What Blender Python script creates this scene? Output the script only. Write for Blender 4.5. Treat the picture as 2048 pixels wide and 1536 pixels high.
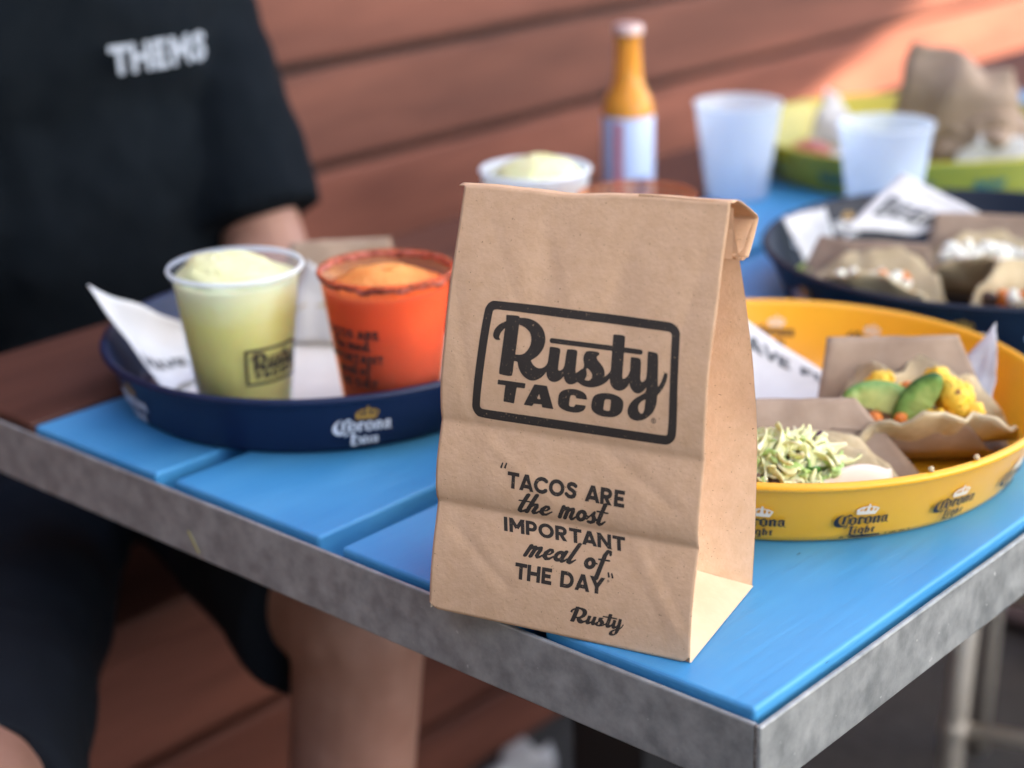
import bpy, bmesh, math, random
import numpy as np
from mathutils import Vector, Matrix, noise

random.seed(7)
rng = np.random.default_rng(7)
scene = bpy.context.scene
for o in list(bpy.data.objects):
    bpy.data.objects.remove(o)
COL = scene.collection
V3 = Vector
R = math.radians

# ------------------------------------------------------------------ camera
cam_d = bpy.data.cameras.new('camera')
cam = bpy.data.objects.new('camera', cam_d)
COL.objects.link(cam)
_r = V3((0.7474, 0.6639, -0.0237)); _u = V3((-0.2120, 0.2722, 0.9386)); _f = V3((-0.6296, 0.6965, -0.3442))
m = Matrix.Identity(4)
for i in range(3):
    m[i][0] = _r[i]; m[i][1] = _u[i]; m[i][2] = -_f[i]
m.translation = (0.409, -0.6244, 0.4503)
cam.matrix_world = m
cam_d.sensor_width = 36
cam_d.lens = 3470.7 / 2048 * 36
cam_d.clip_start = 0.02
cam_d.clip_end = 200
cam_d.dof.use_dof = True
cam_d.dof.focus_distance = 0.935
cam_d.dof.aperture_fstop = 3.9
cam_d.dof.aperture_blades = 0
scene.camera = cam

# ------------------------------------------------------------------ sky, sun, exposure
SUN = V3((0.75, 0.25, 0.61)).normalized()          # towards the sun
world = bpy.data.worlds.new('World'); scene.world = world; world.use_nodes = True
nt = world.node_tree
sky = nt.nodes.new('ShaderNodeTexSky'); sky.sky_type = 'NISHITA'; sky.sun_disc = False
sky.sun_elevation = math.asin(SUN.z)
sky.sun_rotation = math.atan2(SUN.x, SUN.y)
sky.altitude = 200; sky.air_density = 1.0; sky.dust_density = 2.2; sky.ozone_density = 1.0
bg = nt.nodes['Background']; bg.inputs['Strength'].default_value = 0.12
nt.links.new(sky.outputs['Color'], bg.inputs['Color'])
sun_d = bpy.data.lights.new('sun', 'SUN'); sun_d.energy = 5.0; sun_d.angle = R(0.53); sun_d.color = (1.0, 0.90, 0.72)
sun = bpy.data.objects.new('sun', sun_d); COL.objects.link(sun)
sun.rotation_euler = SUN.to_track_quat('Z', 'Y').to_euler()
sun.location = SUN * 20
scene.view_settings.view_transform = 'Standard'
scene.view_settings.look = 'None'
scene.view_settings.exposure = 2.7
scene.view_settings.gamma = 1.0
scene.view_settings.use_curve_mapping = False
scene.render.engine = 'CYCLES'
scene.cycles.use_denoising = True
scene.cycles.max_bounces = 8
scene.cycles.transparent_max_bounces = 16
scene.cycles.sample_clamp_indirect = 6
scene.cycles.caustics_reflective = False
scene.cycles.caustics_refractive = False

# ------------------------------------------------------------------ materials
MATS = {}
def material(name, col, rough=0.6, col2=None, scale=30.0, detail=4.0, stretch=(1, 1, 1), bump=0.0, bscale=None,
             bdist=0.001, metal=0.0, spec=0.5, coat=0.0, sub=0.0, subr=0.004, trans=0.0, ramp=(0.35, 0.65),
             speck=None, speck_scale=600.0, speck_at=0.66, sheen=0.0, rand=0.0, rough2=None, ior=1.45, bstretch=None):
    if name in MATS:
        return MATS[name]
    mt = bpy.data.materials.new(name); mt.use_nodes = True
    n = mt.node_tree.nodes; l = mt.node_tree.links
    b = n['Principled BSDF']
    b.inputs['Base Color'].default_value = (*col, 1)
    b.inputs['Roughness'].default_value = rough
    b.inputs['Metallic'].default_value = metal
    b.inputs['Specular IOR Level'].default_value = spec
    b.inputs['Coat Weight'].default_value = coat
    b.inputs['IOR'].default_value = ior
    if coat: b.inputs['Coat Roughness'].default_value = 0.12
    if sub:
        b.inputs['Subsurface Weight'].default_value = sub
        b.inputs['Subsurface Scale'].default_value = subr
        b.inputs['Subsurface Radius'].default_value = (1, .6, .4)
    if trans: b.inputs['Transmission Weight'].default_value = trans
    if sheen: b.inputs['Sheen Weight'].default_value = sheen
    tc = n.new('ShaderNodeTexCoord')
    mp = n.new('ShaderNodeMapping'); mp.inputs['Scale'].default_value = stretch
    l.new(tc.outputs['Object'], mp.inputs['Vector'])
    out_col = None
    if col2 is not None:
        nz = n.new('ShaderNodeTexNoise'); nz.inputs['Scale'].default_value = scale; nz.inputs['Detail'].default_value = detail
        nz.inputs['Roughness'].default_value = 0.6
        l.new(mp.outputs['Vector'], nz.inputs['Vector'])
        cr = n.new('ShaderNodeValToRGB')
        cr.color_ramp.elements[0].position = ramp[0]; cr.color_ramp.elements[0].color = (*col, 1)
        cr.color_ramp.elements[1].position = ramp[1]; cr.color_ramp.elements[1].color = (*col2, 1)
        l.new(nz.outputs['Fac'], cr.inputs['Fac'])
        out_col = cr.outputs['Color']
        if rough2 is not None:
            mr = n.new('ShaderNodeMapRange'); mr.inputs['To Min'].default_value = rough; mr.inputs['To Max'].default_value = rough2
            mr.inputs['From Min'].default_value = ramp[0]; mr.inputs['From Max'].default_value = ramp[1]
            l.new(nz.outputs['Fac'], mr.inputs['Value']); l.new(mr.outputs['Result'], b.inputs['Roughness'])
    if speck is not None:
        nz2 = n.new('ShaderNodeTexNoise'); nz2.inputs['Scale'].default_value = speck_scale; nz2.inputs['Detail'].default_value = 2
        l.new(mp.outputs['Vector'], nz2.inputs['Vector'])
        cr2 = n.new('ShaderNodeValToRGB')
        cr2.color_ramp.elements[0].position = speck_at; cr2.color_ramp.elements[1].position = speck_at + 0.05
        cr2.color_ramp.elements[0].color = (0, 0, 0, 1); cr2.color_ramp.elements[1].color = (1, 1, 1, 1)
        l.new(nz2.outputs['Fac'], cr2.inputs['Fac'])
        mx = n.new('ShaderNodeMix'); mx.data_type = 'RGBA'
        l.new(cr2.outputs['Color'], mx.inputs['Factor'])
        if out_col is not None: l.new(out_col, mx.inputs['A'])
        else: mx.inputs['A'].default_value = (*col, 1)
        mx.inputs['B'].default_value = (*speck, 1)
        out_col = mx.outputs['Result']
    if rand:
        oi = n.new('ShaderNodeObjectInfo'); hs = n.new('ShaderNodeHueSaturation')
        mr2 = n.new('ShaderNodeMapRange'); mr2.inputs['To Min'].default_value = 1 - rand; mr2.inputs['To Max'].default_value = 1 + rand
        l.new(oi.outputs['Random'], mr2.inputs['Value']); l.new(mr2.outputs['Result'], hs.inputs['Value']); l.new(out_col, hs.inputs['Color'])
        out_col = hs.outputs['Color']
    if out_col is not None:
        l.new(out_col, b.inputs['Base Color'])
    if bump:
        nb = n.new('ShaderNodeTexNoise'); nb.inputs['Scale'].default_value = bscale or scale; nb.inputs['Detail'].default_value = 5
        if bstretch is not None:
            mp2 = n.new('ShaderNodeMapping'); mp2.inputs['Scale'].default_value = bstretch
            l.new(tc.outputs['Object'], mp2.inputs['Vector']); l.new(mp2.outputs['Vector'], nb.inputs['Vector'])
        else:
            l.new(mp.outputs['Vector'], nb.inputs['Vector'])
        bp = n.new('ShaderNodeBump'); bp.inputs['Strength'].default_value = bump; bp.inputs['Distance'].default_value = bdist
        l.new(nb.outputs['Fac'], bp.inputs['Height']); l.new(bp.outputs['Normal'], b.inputs['Normal'])
    MATS[name] = mt
    return mt

def frosted(name, tint=(0.93, 0.96, 1.0), clear=0.5):
    """frosted polypropylene: part clear, part milky and translucent"""
    mt = bpy.data.materials.new(name); mt.use_nodes = True
    n = mt.node_tree.nodes; l = mt.node_tree.links
    b = n['Principled BSDF']; b.inputs['Base Color'].default_value = (*tint, 1); b.inputs['Roughness'].default_value = 0.35
    tl = n.new('ShaderNodeBsdfTranslucent'); tl.inputs['Color'].default_value = (*tint, 1)
    m1 = n.new('ShaderNodeMixShader'); m1.inputs['Fac'].default_value = 0.45
    l.new(b.outputs[0], m1.inputs[1]); l.new(tl.outputs[0], m1.inputs[2])
    tr = n.new('ShaderNodeBsdfTransparent'); tr.inputs['Color'].default_value = (*tint, 1)
    m2 = n.new('ShaderNodeMixShader'); m2.inputs['Fac'].default_value = clear
    l.new(m1.outputs[0], m2.inputs[1]); l.new(tr.outputs[0], m2.inputs[2])
    l.new(m2.outputs[0], n['Material Output'].inputs['Surface'])
    return mt

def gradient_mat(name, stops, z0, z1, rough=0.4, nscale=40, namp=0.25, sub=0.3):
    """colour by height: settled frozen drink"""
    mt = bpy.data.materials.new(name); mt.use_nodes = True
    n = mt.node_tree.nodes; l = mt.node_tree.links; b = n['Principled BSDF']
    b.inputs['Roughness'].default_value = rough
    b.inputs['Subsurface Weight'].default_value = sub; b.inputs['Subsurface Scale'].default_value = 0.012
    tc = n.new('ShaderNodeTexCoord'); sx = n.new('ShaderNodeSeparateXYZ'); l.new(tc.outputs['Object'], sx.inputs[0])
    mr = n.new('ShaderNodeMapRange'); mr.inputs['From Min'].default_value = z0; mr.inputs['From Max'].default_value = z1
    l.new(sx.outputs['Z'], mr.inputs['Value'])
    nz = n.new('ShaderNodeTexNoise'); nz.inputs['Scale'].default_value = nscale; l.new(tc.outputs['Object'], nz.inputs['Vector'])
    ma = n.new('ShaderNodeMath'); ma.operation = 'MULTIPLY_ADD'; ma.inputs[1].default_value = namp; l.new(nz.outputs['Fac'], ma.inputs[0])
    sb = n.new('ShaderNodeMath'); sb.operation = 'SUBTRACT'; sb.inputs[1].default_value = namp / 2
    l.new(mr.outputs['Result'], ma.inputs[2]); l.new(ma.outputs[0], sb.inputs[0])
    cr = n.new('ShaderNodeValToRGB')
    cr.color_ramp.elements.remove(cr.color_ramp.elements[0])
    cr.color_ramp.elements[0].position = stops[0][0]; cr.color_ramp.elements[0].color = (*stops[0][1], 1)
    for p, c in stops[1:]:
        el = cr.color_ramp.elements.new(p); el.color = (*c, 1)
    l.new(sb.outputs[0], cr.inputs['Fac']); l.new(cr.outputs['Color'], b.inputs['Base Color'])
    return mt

M_kraft = material('kraft_paper', (0.635, 0.395, 0.235), 0.85, (0.705, 0.455, 0.285), scale=130, detail=9, ramp=(.3, .7), speck=(0.30, 0.17, 0.09), speck_scale=800, speck_at=0.70, bump=0.5, bscale=420, bdist=0.0005, spec=0.25)
M_kraft_lit = material('kraft_lit', (0.60, 0.45, 0.30), 0.85, (0.66, 0.50, 0.34), scale=60, spec=0.25, bump=0.2, bscale=500, bdist=0.0003)  # paler copy of the bag kraft: light on the base fold put into the colour
M_kraft2 = material('kraft_food_paper', (0.30, 0.215, 0.155), 0.7, (0.37, 0.275, 0.205), scale=60, detail=8, spec=0.3, bump=0.2, bscale=300, bdist=0.0004)
M_ink = material('black_ink', (0.040, 0.032, 0.027), 0.7, speck=(0.26, 0.17, 0.11), speck_scale=850, speck_at=0.675, spec=0.3)
M_blue = material('blue_paint', (0.050, 0.265, 0.54), 0.34, (0.078, 0.325, 0.60), scale=16, stretch=(1, .22, 1), detail=9, spec=0.5, bump=0.6, bscale=160, bdist=0.0007, bstretch=(1, .06, 1), rough2=0.52, speck=(0.02, 0.07, 0.15), speck_scale=240, speck_at=0.765)
M_brownplank = material('brown_stain', (0.065, 0.022, 0.013), 0.5, (0.11, 0.04, 0.024), scale=25, stretch=(1, .08, 1), bump=0.4, bscale=120, bdist=0.0008)
M_galv = material('galvanised_steel', (0.24, 0.25, 0.245), 0.42, (0.43, 0.435, 0.42), scale=70, detail=10, metal=0.45, rough2=0.58, bump=0.3, bscale=240, bdist=0.0005, ramp=(0.3, 0.7), speck=(0.60, 0.60, 0.58), speck_scale=150, speck_at=0.72)
M_leg = material('pale_metal', (0.55, 0.50, 0.42), 0.4, (0.62, 0.57, 0.49), scale=30, metal=0.2)
M_wall = material('red_stained_board', (0.085, 0.025, 0.015), 0.6, (0.185, 0.064, 0.040), scale=14, stretch=(1, .12, 1), detail=9, rand=.22, speck=(0.05, 0.018, 0.012), speck_scale=5, speck_at=.70, bump=0.5, bscale=60, bdist=0.002, spec=0.35)
M_dark = material('dark_backing', (0.02, 0.014, 0.012), 0.9)
M_ground = material('asphalt', (0.040, 0.038, 0.036), 0.9, (0.065, 0.062, 0.058), scale=40, detail=8, bump=0.6, bscale=160, bdist=0.004)
M_sail = None
M_yellow = material('yellow_enamel', (0.86, 0.40, 0.018), 0.30, (0.88, 0.44, 0.024), scale=8, coat=0.12, speck=(0.12, 0.06, 0.01), speck_scale=55, speck_at=0.80)
M_navy = material('navy_enamel', (0.006, 0.013, 0.046), 0.42, (0.008, 0.017, 0.056), scale=8, coat=0.0, spec=.35, speck=(0.09, 0.11, 0.16), speck_scale=70, speck_at=0.77)
M_navy2 = material('dark_navy_enamel', (0.007, 0.011, 0.024), 0.5, (0.009, 0.014, 0.028), scale=8, spec=.3)
M_green = material('yellow_green_enamel', (0.42, 0.33, 0.018), 0.36, (0.35, 0.33, 0.02), scale=3.5, coat=0.3)
M_logo_dark = material('dark_print', (0.012, 0.014, 0.024), 0.5)
M_logo_white = material('white_print', (0.82, 0.84, 0.88), 0.5)
M_shirt_print = material('faded_shirt_print', (0.30, 0.335, 0.39), 0.8)
M_logo_cream = material('cream_print', (0.80, 0.70, 0.55), 0.5)
M_logo_gold = material('gold_print', (0.42, 0.24, 0.04), 0.45)
M_logo_teal = material('teal_print', (0.05, 0.16, 0.13), 0.5)
M_paper = material('white_paper', (0.60, 0.595, 0.59), 0.8, (0.65, 0.645, 0.64), scale=25, spec=0.2, bump=0.2, bscale=200, bdist=0.0004)
M_peach = material('peach_paper', (0.80, 0.66, 0.55), 0.8, (0.83, 0.70, 0.60), scale=25, spec=0.2)
M_tort = material('corn_tortilla', (0.46, 0.36, 0.21), 0.75, (0.56, 0.46, 0.29), scale=70, detail=5, bump=0.5, bscale=220, bdist=0.001, speck=(0.36, 0.20, 0.09), speck_scale=95, speck_at=0.70, sub=0.08, subr=0.003)
M_avo = material('avocado_flesh', (0.34, 0.46, 0.11), 0.35, (0.50, 0.56, 0.20), scale=60, sub=0.15, subr=0.004, bump=0.2, bscale=150)
M_avo2 = material('avocado_green', (0.12, 0.30, 0.075), 0.3, (0.24, 0.42, 0.14), scale=80, sub=0.15, subr=0.004, bump=0.3, bscale=200)
M_cauli = material('roasted_cauliflower', (0.80, 0.42, 0.02), 0.5, (0.86, 0.58, 0.06), scale=120, detail=5, bump=0.7, bscale=500, bdist=0.0015, speck=(0.20, 0.07, 0.01), speck_scale=110, speck_at=0.63, sub=0.10, subr=0.003)
M_pepper = material('orange_pepper', (0.70, 0.20, 0.03), 0.35)
M_cab = material('pale_cabbage', (0.70, 0.70, 0.30), 0.45, (0.84, 0.81, 0.58), scale=45, sub=0.2, subr=0.004)
M_cab2 = material('green_cabbage', (0.34, 0.52, 0.14), 0.4, (0.55, 0.66, 0.28), scale=60, sub=0.15, subr=0.004)
M_purple = material('purple_cabbage', (0.07, 0.018, 0.06), 0.4)
M_herb = material('green_herb', (0.06, 0.22, 0.03), 0.45)
M_meat = material('dark_braised_meat', (0.045, 0.020, 0.013), 0.45, (0.11, 0.055, 0.03), scale=120, bump=0.8, bscale=260, bdist=0.002)
M_cheese = material('white_crumbled_cheese', (0.78, 0.78, 0.68), 0.7, sub=0.2)
M_lime = material('lime_flesh', (0.50, 0.62, 0.14), 0.4, sub=0.2)
M_skin = material('skin', (0.31, 0.155, 0.108), 0.55, (0.37, 0.195, 0.14), scale=30, sub=0.12, subr=0.01)
M_shirt = material('black_cotton', (0.0035, 0.0055, 0.008), 0.95, (0.005, 0.0072, 0.010), scale=40, spec=0.1, bump=0.2, bscale=20, bdist=0.01)
M_shorts = material('black_shorts', (0.008, 0.010, 0.014), 0.9, spec=0.2)
M_hair = material('dark_hair', (0.02, 0.012, 0.008), 0.6)
M_amber = material('amber_glass', (0.80, 0.34, 0.05), 0.12, trans=0.2, ior=1.3, sub=0.3, subr=0.02)
M_label = material('bottle_label', (0.50, 0.58, 0.78), 0.5)
M_red = material('red_print', (0.55, 0.18, 0.22), 0.5)
M_bluep = material('blue_print', (0.10, 0.18, 0.42), 0.5)
M_cap = material('bottle_cap', (0.62, 0.45, 0.42), 0.35, metal=0.3)
M_frost = frosted('frosted_plastic', clear=0.22)
M_frost_empty = frosted('frosted_plastic_empty', tint=(0.90, 0.95, 1.0), clear=0.48)
M_frost_clear = frosted('frosted_plastic_thin', clear=0.93)
M_frost_amber = frosted('frosted_plastic_tinted', tint=(1.0, 0.72, 0.55), clear=0.90)
M_salt = material('chile_salt', (0.16, 0.02, 0.012), 0.6, (0.60, 0.20, 0.15), scale=190, bump=1, bscale=400, bdist=0.002)
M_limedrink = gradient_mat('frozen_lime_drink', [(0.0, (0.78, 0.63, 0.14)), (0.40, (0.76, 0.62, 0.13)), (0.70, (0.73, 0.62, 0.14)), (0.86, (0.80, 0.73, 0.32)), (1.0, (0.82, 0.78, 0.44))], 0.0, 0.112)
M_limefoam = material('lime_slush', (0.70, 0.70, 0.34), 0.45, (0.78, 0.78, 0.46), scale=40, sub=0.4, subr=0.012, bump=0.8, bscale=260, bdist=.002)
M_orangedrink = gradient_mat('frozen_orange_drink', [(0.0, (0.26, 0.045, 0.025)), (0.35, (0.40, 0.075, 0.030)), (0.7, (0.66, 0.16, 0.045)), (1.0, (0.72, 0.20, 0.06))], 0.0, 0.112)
M_orangefoam = material('orange_slush', (0.85, 0.26, 0.05), 0.45, (0.90, 0.36, 0.09), scale=30, sub=0.4, subr=0.012, bump=0.8, bscale=260, bdist=.002)
M_icelump = material('pale_ice', (0.76, 0.25, 0.10), 0.4, sub=0.4, subr=0.012)

# ------------------------------------------------------------------ object helpers
def thing(name, label, cat, loc=(0, 0, 0), rz=0.0, group=None):
    o = bpy.data.objects.new(name, None); COL.objects.link(o)
    o.empty_display_size = 0.02
    o.location = loc; o.rotation_euler = (0, 0, rz)
    o['label'] = label; o['category'] = cat
    if group: o['group'] = group
    return o

def tag(o, label, cat, group=None):
    o['label'] = label; o['category'] = cat
    if group: o['group'] = group
    return o

def obj(name, verts, faces, mat, parent=None, smooth=False, loc=None, rot=None):
    me = bpy.data.meshes.new(name)
    me.from_pydata([tuple(v) for v in verts], [], [tuple(f) for f in faces])
    me.update()
    if mat: me.materials.append(mat)
    if smooth:
        me.polygons.foreach_set('use_smooth', [True] * len(me.polygons))
    o = bpy.data.objects.new(name, me); COL.objects.link(o)
    if parent: o.parent = parent
    if loc is not None: o.location = loc
    if rot is not None: o.rotation_euler = rot
    return o

def obj_bm(name, bm, mat, parent=None, smooth=False, loc=None, rot=None):
    me = bpy.data.meshes.new(name); bm.to_mesh(me); bm.free()
    if mat: me.materials.append(mat)
    if smooth:
        me.polygons.foreach_set('use_smooth', [True] * len(me.polygons))
    o = bpy.data.objects.new(name, me); COL.objects.link(o)
    if parent: o.parent = parent
    if loc is not None: o.location = loc
    if rot is not None: o.rotation_euler = rot
    return o

def share(src, name, parent=None, loc=None, rot=None, scale=None):
    o = bpy.data.objects.new(name, src.data); COL.objects.link(o)
    for md in src.modifiers:
        nm = o.modifiers.new(md.name, md.type)
        for p in md.bl_rna.properties:
            if not p.is_readonly and p.identifier not in ('name',):
                try: setattr(nm, p.identifier, getattr(md, p.identifier))
                except Exception: pass
    if parent: o.parent = parent
    if loc is not None: o.location = loc
    if rot is not None: o.rotation_euler = rot
    if scale is not None: o.scale = scale
    return o

def box_bm(x0, x1, y0, y1, z0, z1, bev=0.0, seg=2):
    bm = bmesh.new()
    bmesh.ops.create_cube(bm, size=1)
    bmesh.ops.scale(bm, vec=(x1 - x0, y1 - y0, z1 - z0), verts=bm.verts)
    bmesh.ops.translate(bm, vec=((x0 + x1) / 2, (y0 + y1) / 2, (z0 + z1) / 2), verts=bm.verts)
    if bev:
        bmesh.ops.bevel(bm, geom=list(bm.edges), offset=bev, segments=seg, affect='EDGES', profile=0.5)
    return bm

def tube_bm(p0, p1, r0, r1=None, seg=14, caps=True, bm=None):
    bm = bm or bmesh.new()
    p0 = V3(p0); p1 = V3(p1); r1 = r0 if r1 is None else r1
    d = (p1 - p0).normalized()
    a = d.orthogonal().normalized(); b = d.cross(a)
    ra = []; rb = []
    for i in range(seg):
        t = 2 * math.pi * i / seg
        k = a * math.cos(t) + b * math.sin(t)
        ra.append(bm.verts.new(p0 + k * r0)); rb.append(bm.verts.new(p1 + k * r1))
    for i in range(seg):
        j = (i + 1) % seg
        bm.faces.new((ra[i], ra[j], rb[j], rb[i]))
    if caps:
        bm.faces.new(ra[::-1]); bm.faces.new(rb)
    return bm

def lathe(profile, seg=64, closed=True, wob=None):
    vs = []; fs = []
    n = len(profile)
    for k in range(seg):
        a = 2 * math.pi * k / seg
        for (r, z) in profile:
            rr = r
            vs.append((rr * math.cos(a), rr * math.sin(a), z))
    for k in range(seg):
        k2 = (k + 1) % seg
        for i in range(n - 1):
            a, b, c, d = k * n + i, k2 * n + i, k2 * n + i + 1, k * n + i + 1
            if profile[i][0] < 1e-9: fs.append((a, c, d))
            elif profile[i + 1][0] < 1e-9: fs.append((a, b, c))
            else: fs.append((a, b, c, d))
    return vs, fs

def grid(nu, nv, fn):
    vs = []; fs = []
    for j in range(nv + 1):
        for i in range(nu + 1):
            vs.append(fn(i / nu, j / nv))
    for j in range(nv):
        for i in range(nu):
            a = j * (nu + 1) + i
            fs.append((a, a + 1, a + nu + 2, a + nu + 1))
    return vs, fs

def solidify(o, t, off=0.0):
    md = o.modifiers.new('thickness', 'SOLIDIFY'); md.thickness = t; md.offset = off
    return o

def subsurf(o, lv=1):
    md = o.modifiers.new('subdivision', 'SUBSURF'); md.levels = lv; md.render_levels = lv
    return o

def nz(x, y=0.0, z=0.0):
    return noise.noise(V3((x, y, z)))

# ------------------------------------------------------------------ lettering: 2-D distance fields turned into thin print meshes
class Field:
    def __init__(self, x0, x1, y0, y1, step):
        self.xs = np.arange(x0, x1 + step, step); self.ys = np.arange(y0, y1 + step, step)
        self.X, self.Y = np.meshgrid(self.xs, self.ys)
        self.F = np.full(self.X.shape, 1e3)
    def _win(self, pts, pad):
        p = np.asarray(pts, float)
        i0 = max(0, np.searchsorted(self.xs, p[:, 0].min() - pad) - 1); i1 = np.searchsorted(self.xs, p[:, 0].max() + pad) + 1
        j0 = max(0, np.searchsorted(self.ys, p[:, 1].min() - pad) - 1); j1 = np.searchsorted(self.ys, p[:, 1].max() + pad) + 1
        return slice(j0, j1), slice(i0, i1)
    @staticmethod
    def smooth(pts, it=2, cos_lim=0.55):
        p = [np.array(q, float) for q in pts]
        for _ in range(it):
            n = len(p); out = []
            for i in range(n):
                a, b, c = p[i - 1], p[i], p[(i + 1) % n]
                u = b - a; v = c - b
                cs = u @ v / (np.linalg.norm(u) * np.linalg.norm(v) + 1e-12)
                if cs < cos_lim: out.append(b)
                else: out += [b * .75 + a * .25, b * .75 + c * .25]
            p = out
        return np.array(p)
    def _poly(self, X, Y, p):
        d = np.full(X.shape, 1e9); ins = np.zeros(X.shape, bool)
        n = len(p)
        for i in range(n):
            ax, ay = p[i - 1]; bx, by = p[i]
            ex, ey = bx - ax, by - ay; L = ex * ex + ey * ey + 1e-18
            t = np.clip(((X - ax) * ex + (Y - ay) * ey) / L, 0, 1)
            d = np.minimum(d, (X - ax - t * ex) ** 2 + (Y - ay - t * ey) ** 2)
            if ay != by:
                c = ((ay > Y) != (by > Y)) & (X < (bx - ax) * (Y - ay) / (by - ay) + ax)
                ins ^= c
        d = np.sqrt(d)
        return np.where(ins, -d, d)
    def poly(self, pts, holes=(), it=2, grow=0.0):
        p = self.smooth(pts, it) if it else np.array(pts, float)
        sl = self._win(p, 0.3 * (p[:, 0].max() - p[:, 0].min()) * 0.1 + 4 * (self.xs[1] - self.xs[0]) + grow)
        X = self.X[sl]; Y = self.Y[sl]
        f = self._poly(X, Y, p) - grow
        for h in holes:
            f = np.maximum(f, -self._poly(X, Y, self.smooth(h, it) if it else np.array(h, float)) + grow)
        self.F[sl] = np.minimum(self.F[sl], f)
    def stroke(self, pts, w, butt=False):
        p = np.array(pts, float)
        ws = np.array(w, float) * np.ones(len(p)) / 2
        sl = self._win(p, ws.max() + 4 * (self.xs[1] - self.xs[0]))
        X = self.X[sl]; Y = self.Y[sl]
        f = np.full(X.shape, 1e3)
        for i in range(len(p) - 1):
            a = p[i]; e = p[i + 1] - a; L = math.hypot(*e)
            if L < 1e-6: continue
            e = e / L
            u = (X - a[0]) * e[0] + (Y - a[1]) * e[1]; v = np.abs(-(X - a[0]) * e[1] + (Y - a[1]) * e[0])
            t = np.clip(u / L, 0, 1); rr = ws[i] * (1 - t) + ws[i + 1] * t
            if butt:
                g = np.maximum(np.abs(u - L / 2) - L / 2, v - rr)
            else:
                g = np.hypot(u - t * L, v) - rr
            f = np.minimum(f, g)
        self.F[sl] = np.minimum(self.F[sl], f)
    def mesh(self, run=6):
        F = self.F; ins = F < 0
        nyv, nxv = F.shape
        verts = []; faces = []
        xs, ys = self.xs, self.ys
        cnt = ins[:-1, :-1].astype(int) + ins[1:, :-1] + ins[:-1, 1:] + ins[1:, 1:]
        for j in range(nyv - 1):
            row = cnt[j]; nzr = np.nonzero(row)[0]
            k = 0; y0, y1 = ys[j], ys[j + 1]
            while k < len(nzr):
                i = nzr[k]
                if row[i] == 4:
                    i2 = i
                    while i2 + 1 < len(row) and row[i2 + 1] == 4 and i2 - i < run - 1: i2 += 1
                    b = len(verts)
                    verts += [(xs[i], y0), (xs[i2 + 1], y0), (xs[i2 + 1], y1), (xs[i], y1)]
                    faces.append((b, b + 1, b + 2, b + 3))
                    k += i2 - i + 1
                else:
                    c = [(xs[i], y0, F[j, i]), (xs[i + 1], y0, F[j, i + 1]), (xs[i + 1], y1, F[j + 1, i + 1]), (xs[i], y1, F[j + 1, i])]
                    out = []
                    for q in range(4):
                        a = c[q]; d = c[(q + 1) % 4]
                        if a[2] < 0: out.append((a[0], a[1]))
                        if (a[2] < 0) != (d[2] < 0):
                            t = a[2] / (a[2] - d[2])
                            out.append((a[0] + (d[0] - a[0]) * t, a[1] + (d[1] - a[1]) * t))
                    if len(out) >= 3:
                        b = len(verts); verts += out; faces.append(tuple(range(b, b + len(out))))
                    k += 1
        return verts, faces

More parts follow.
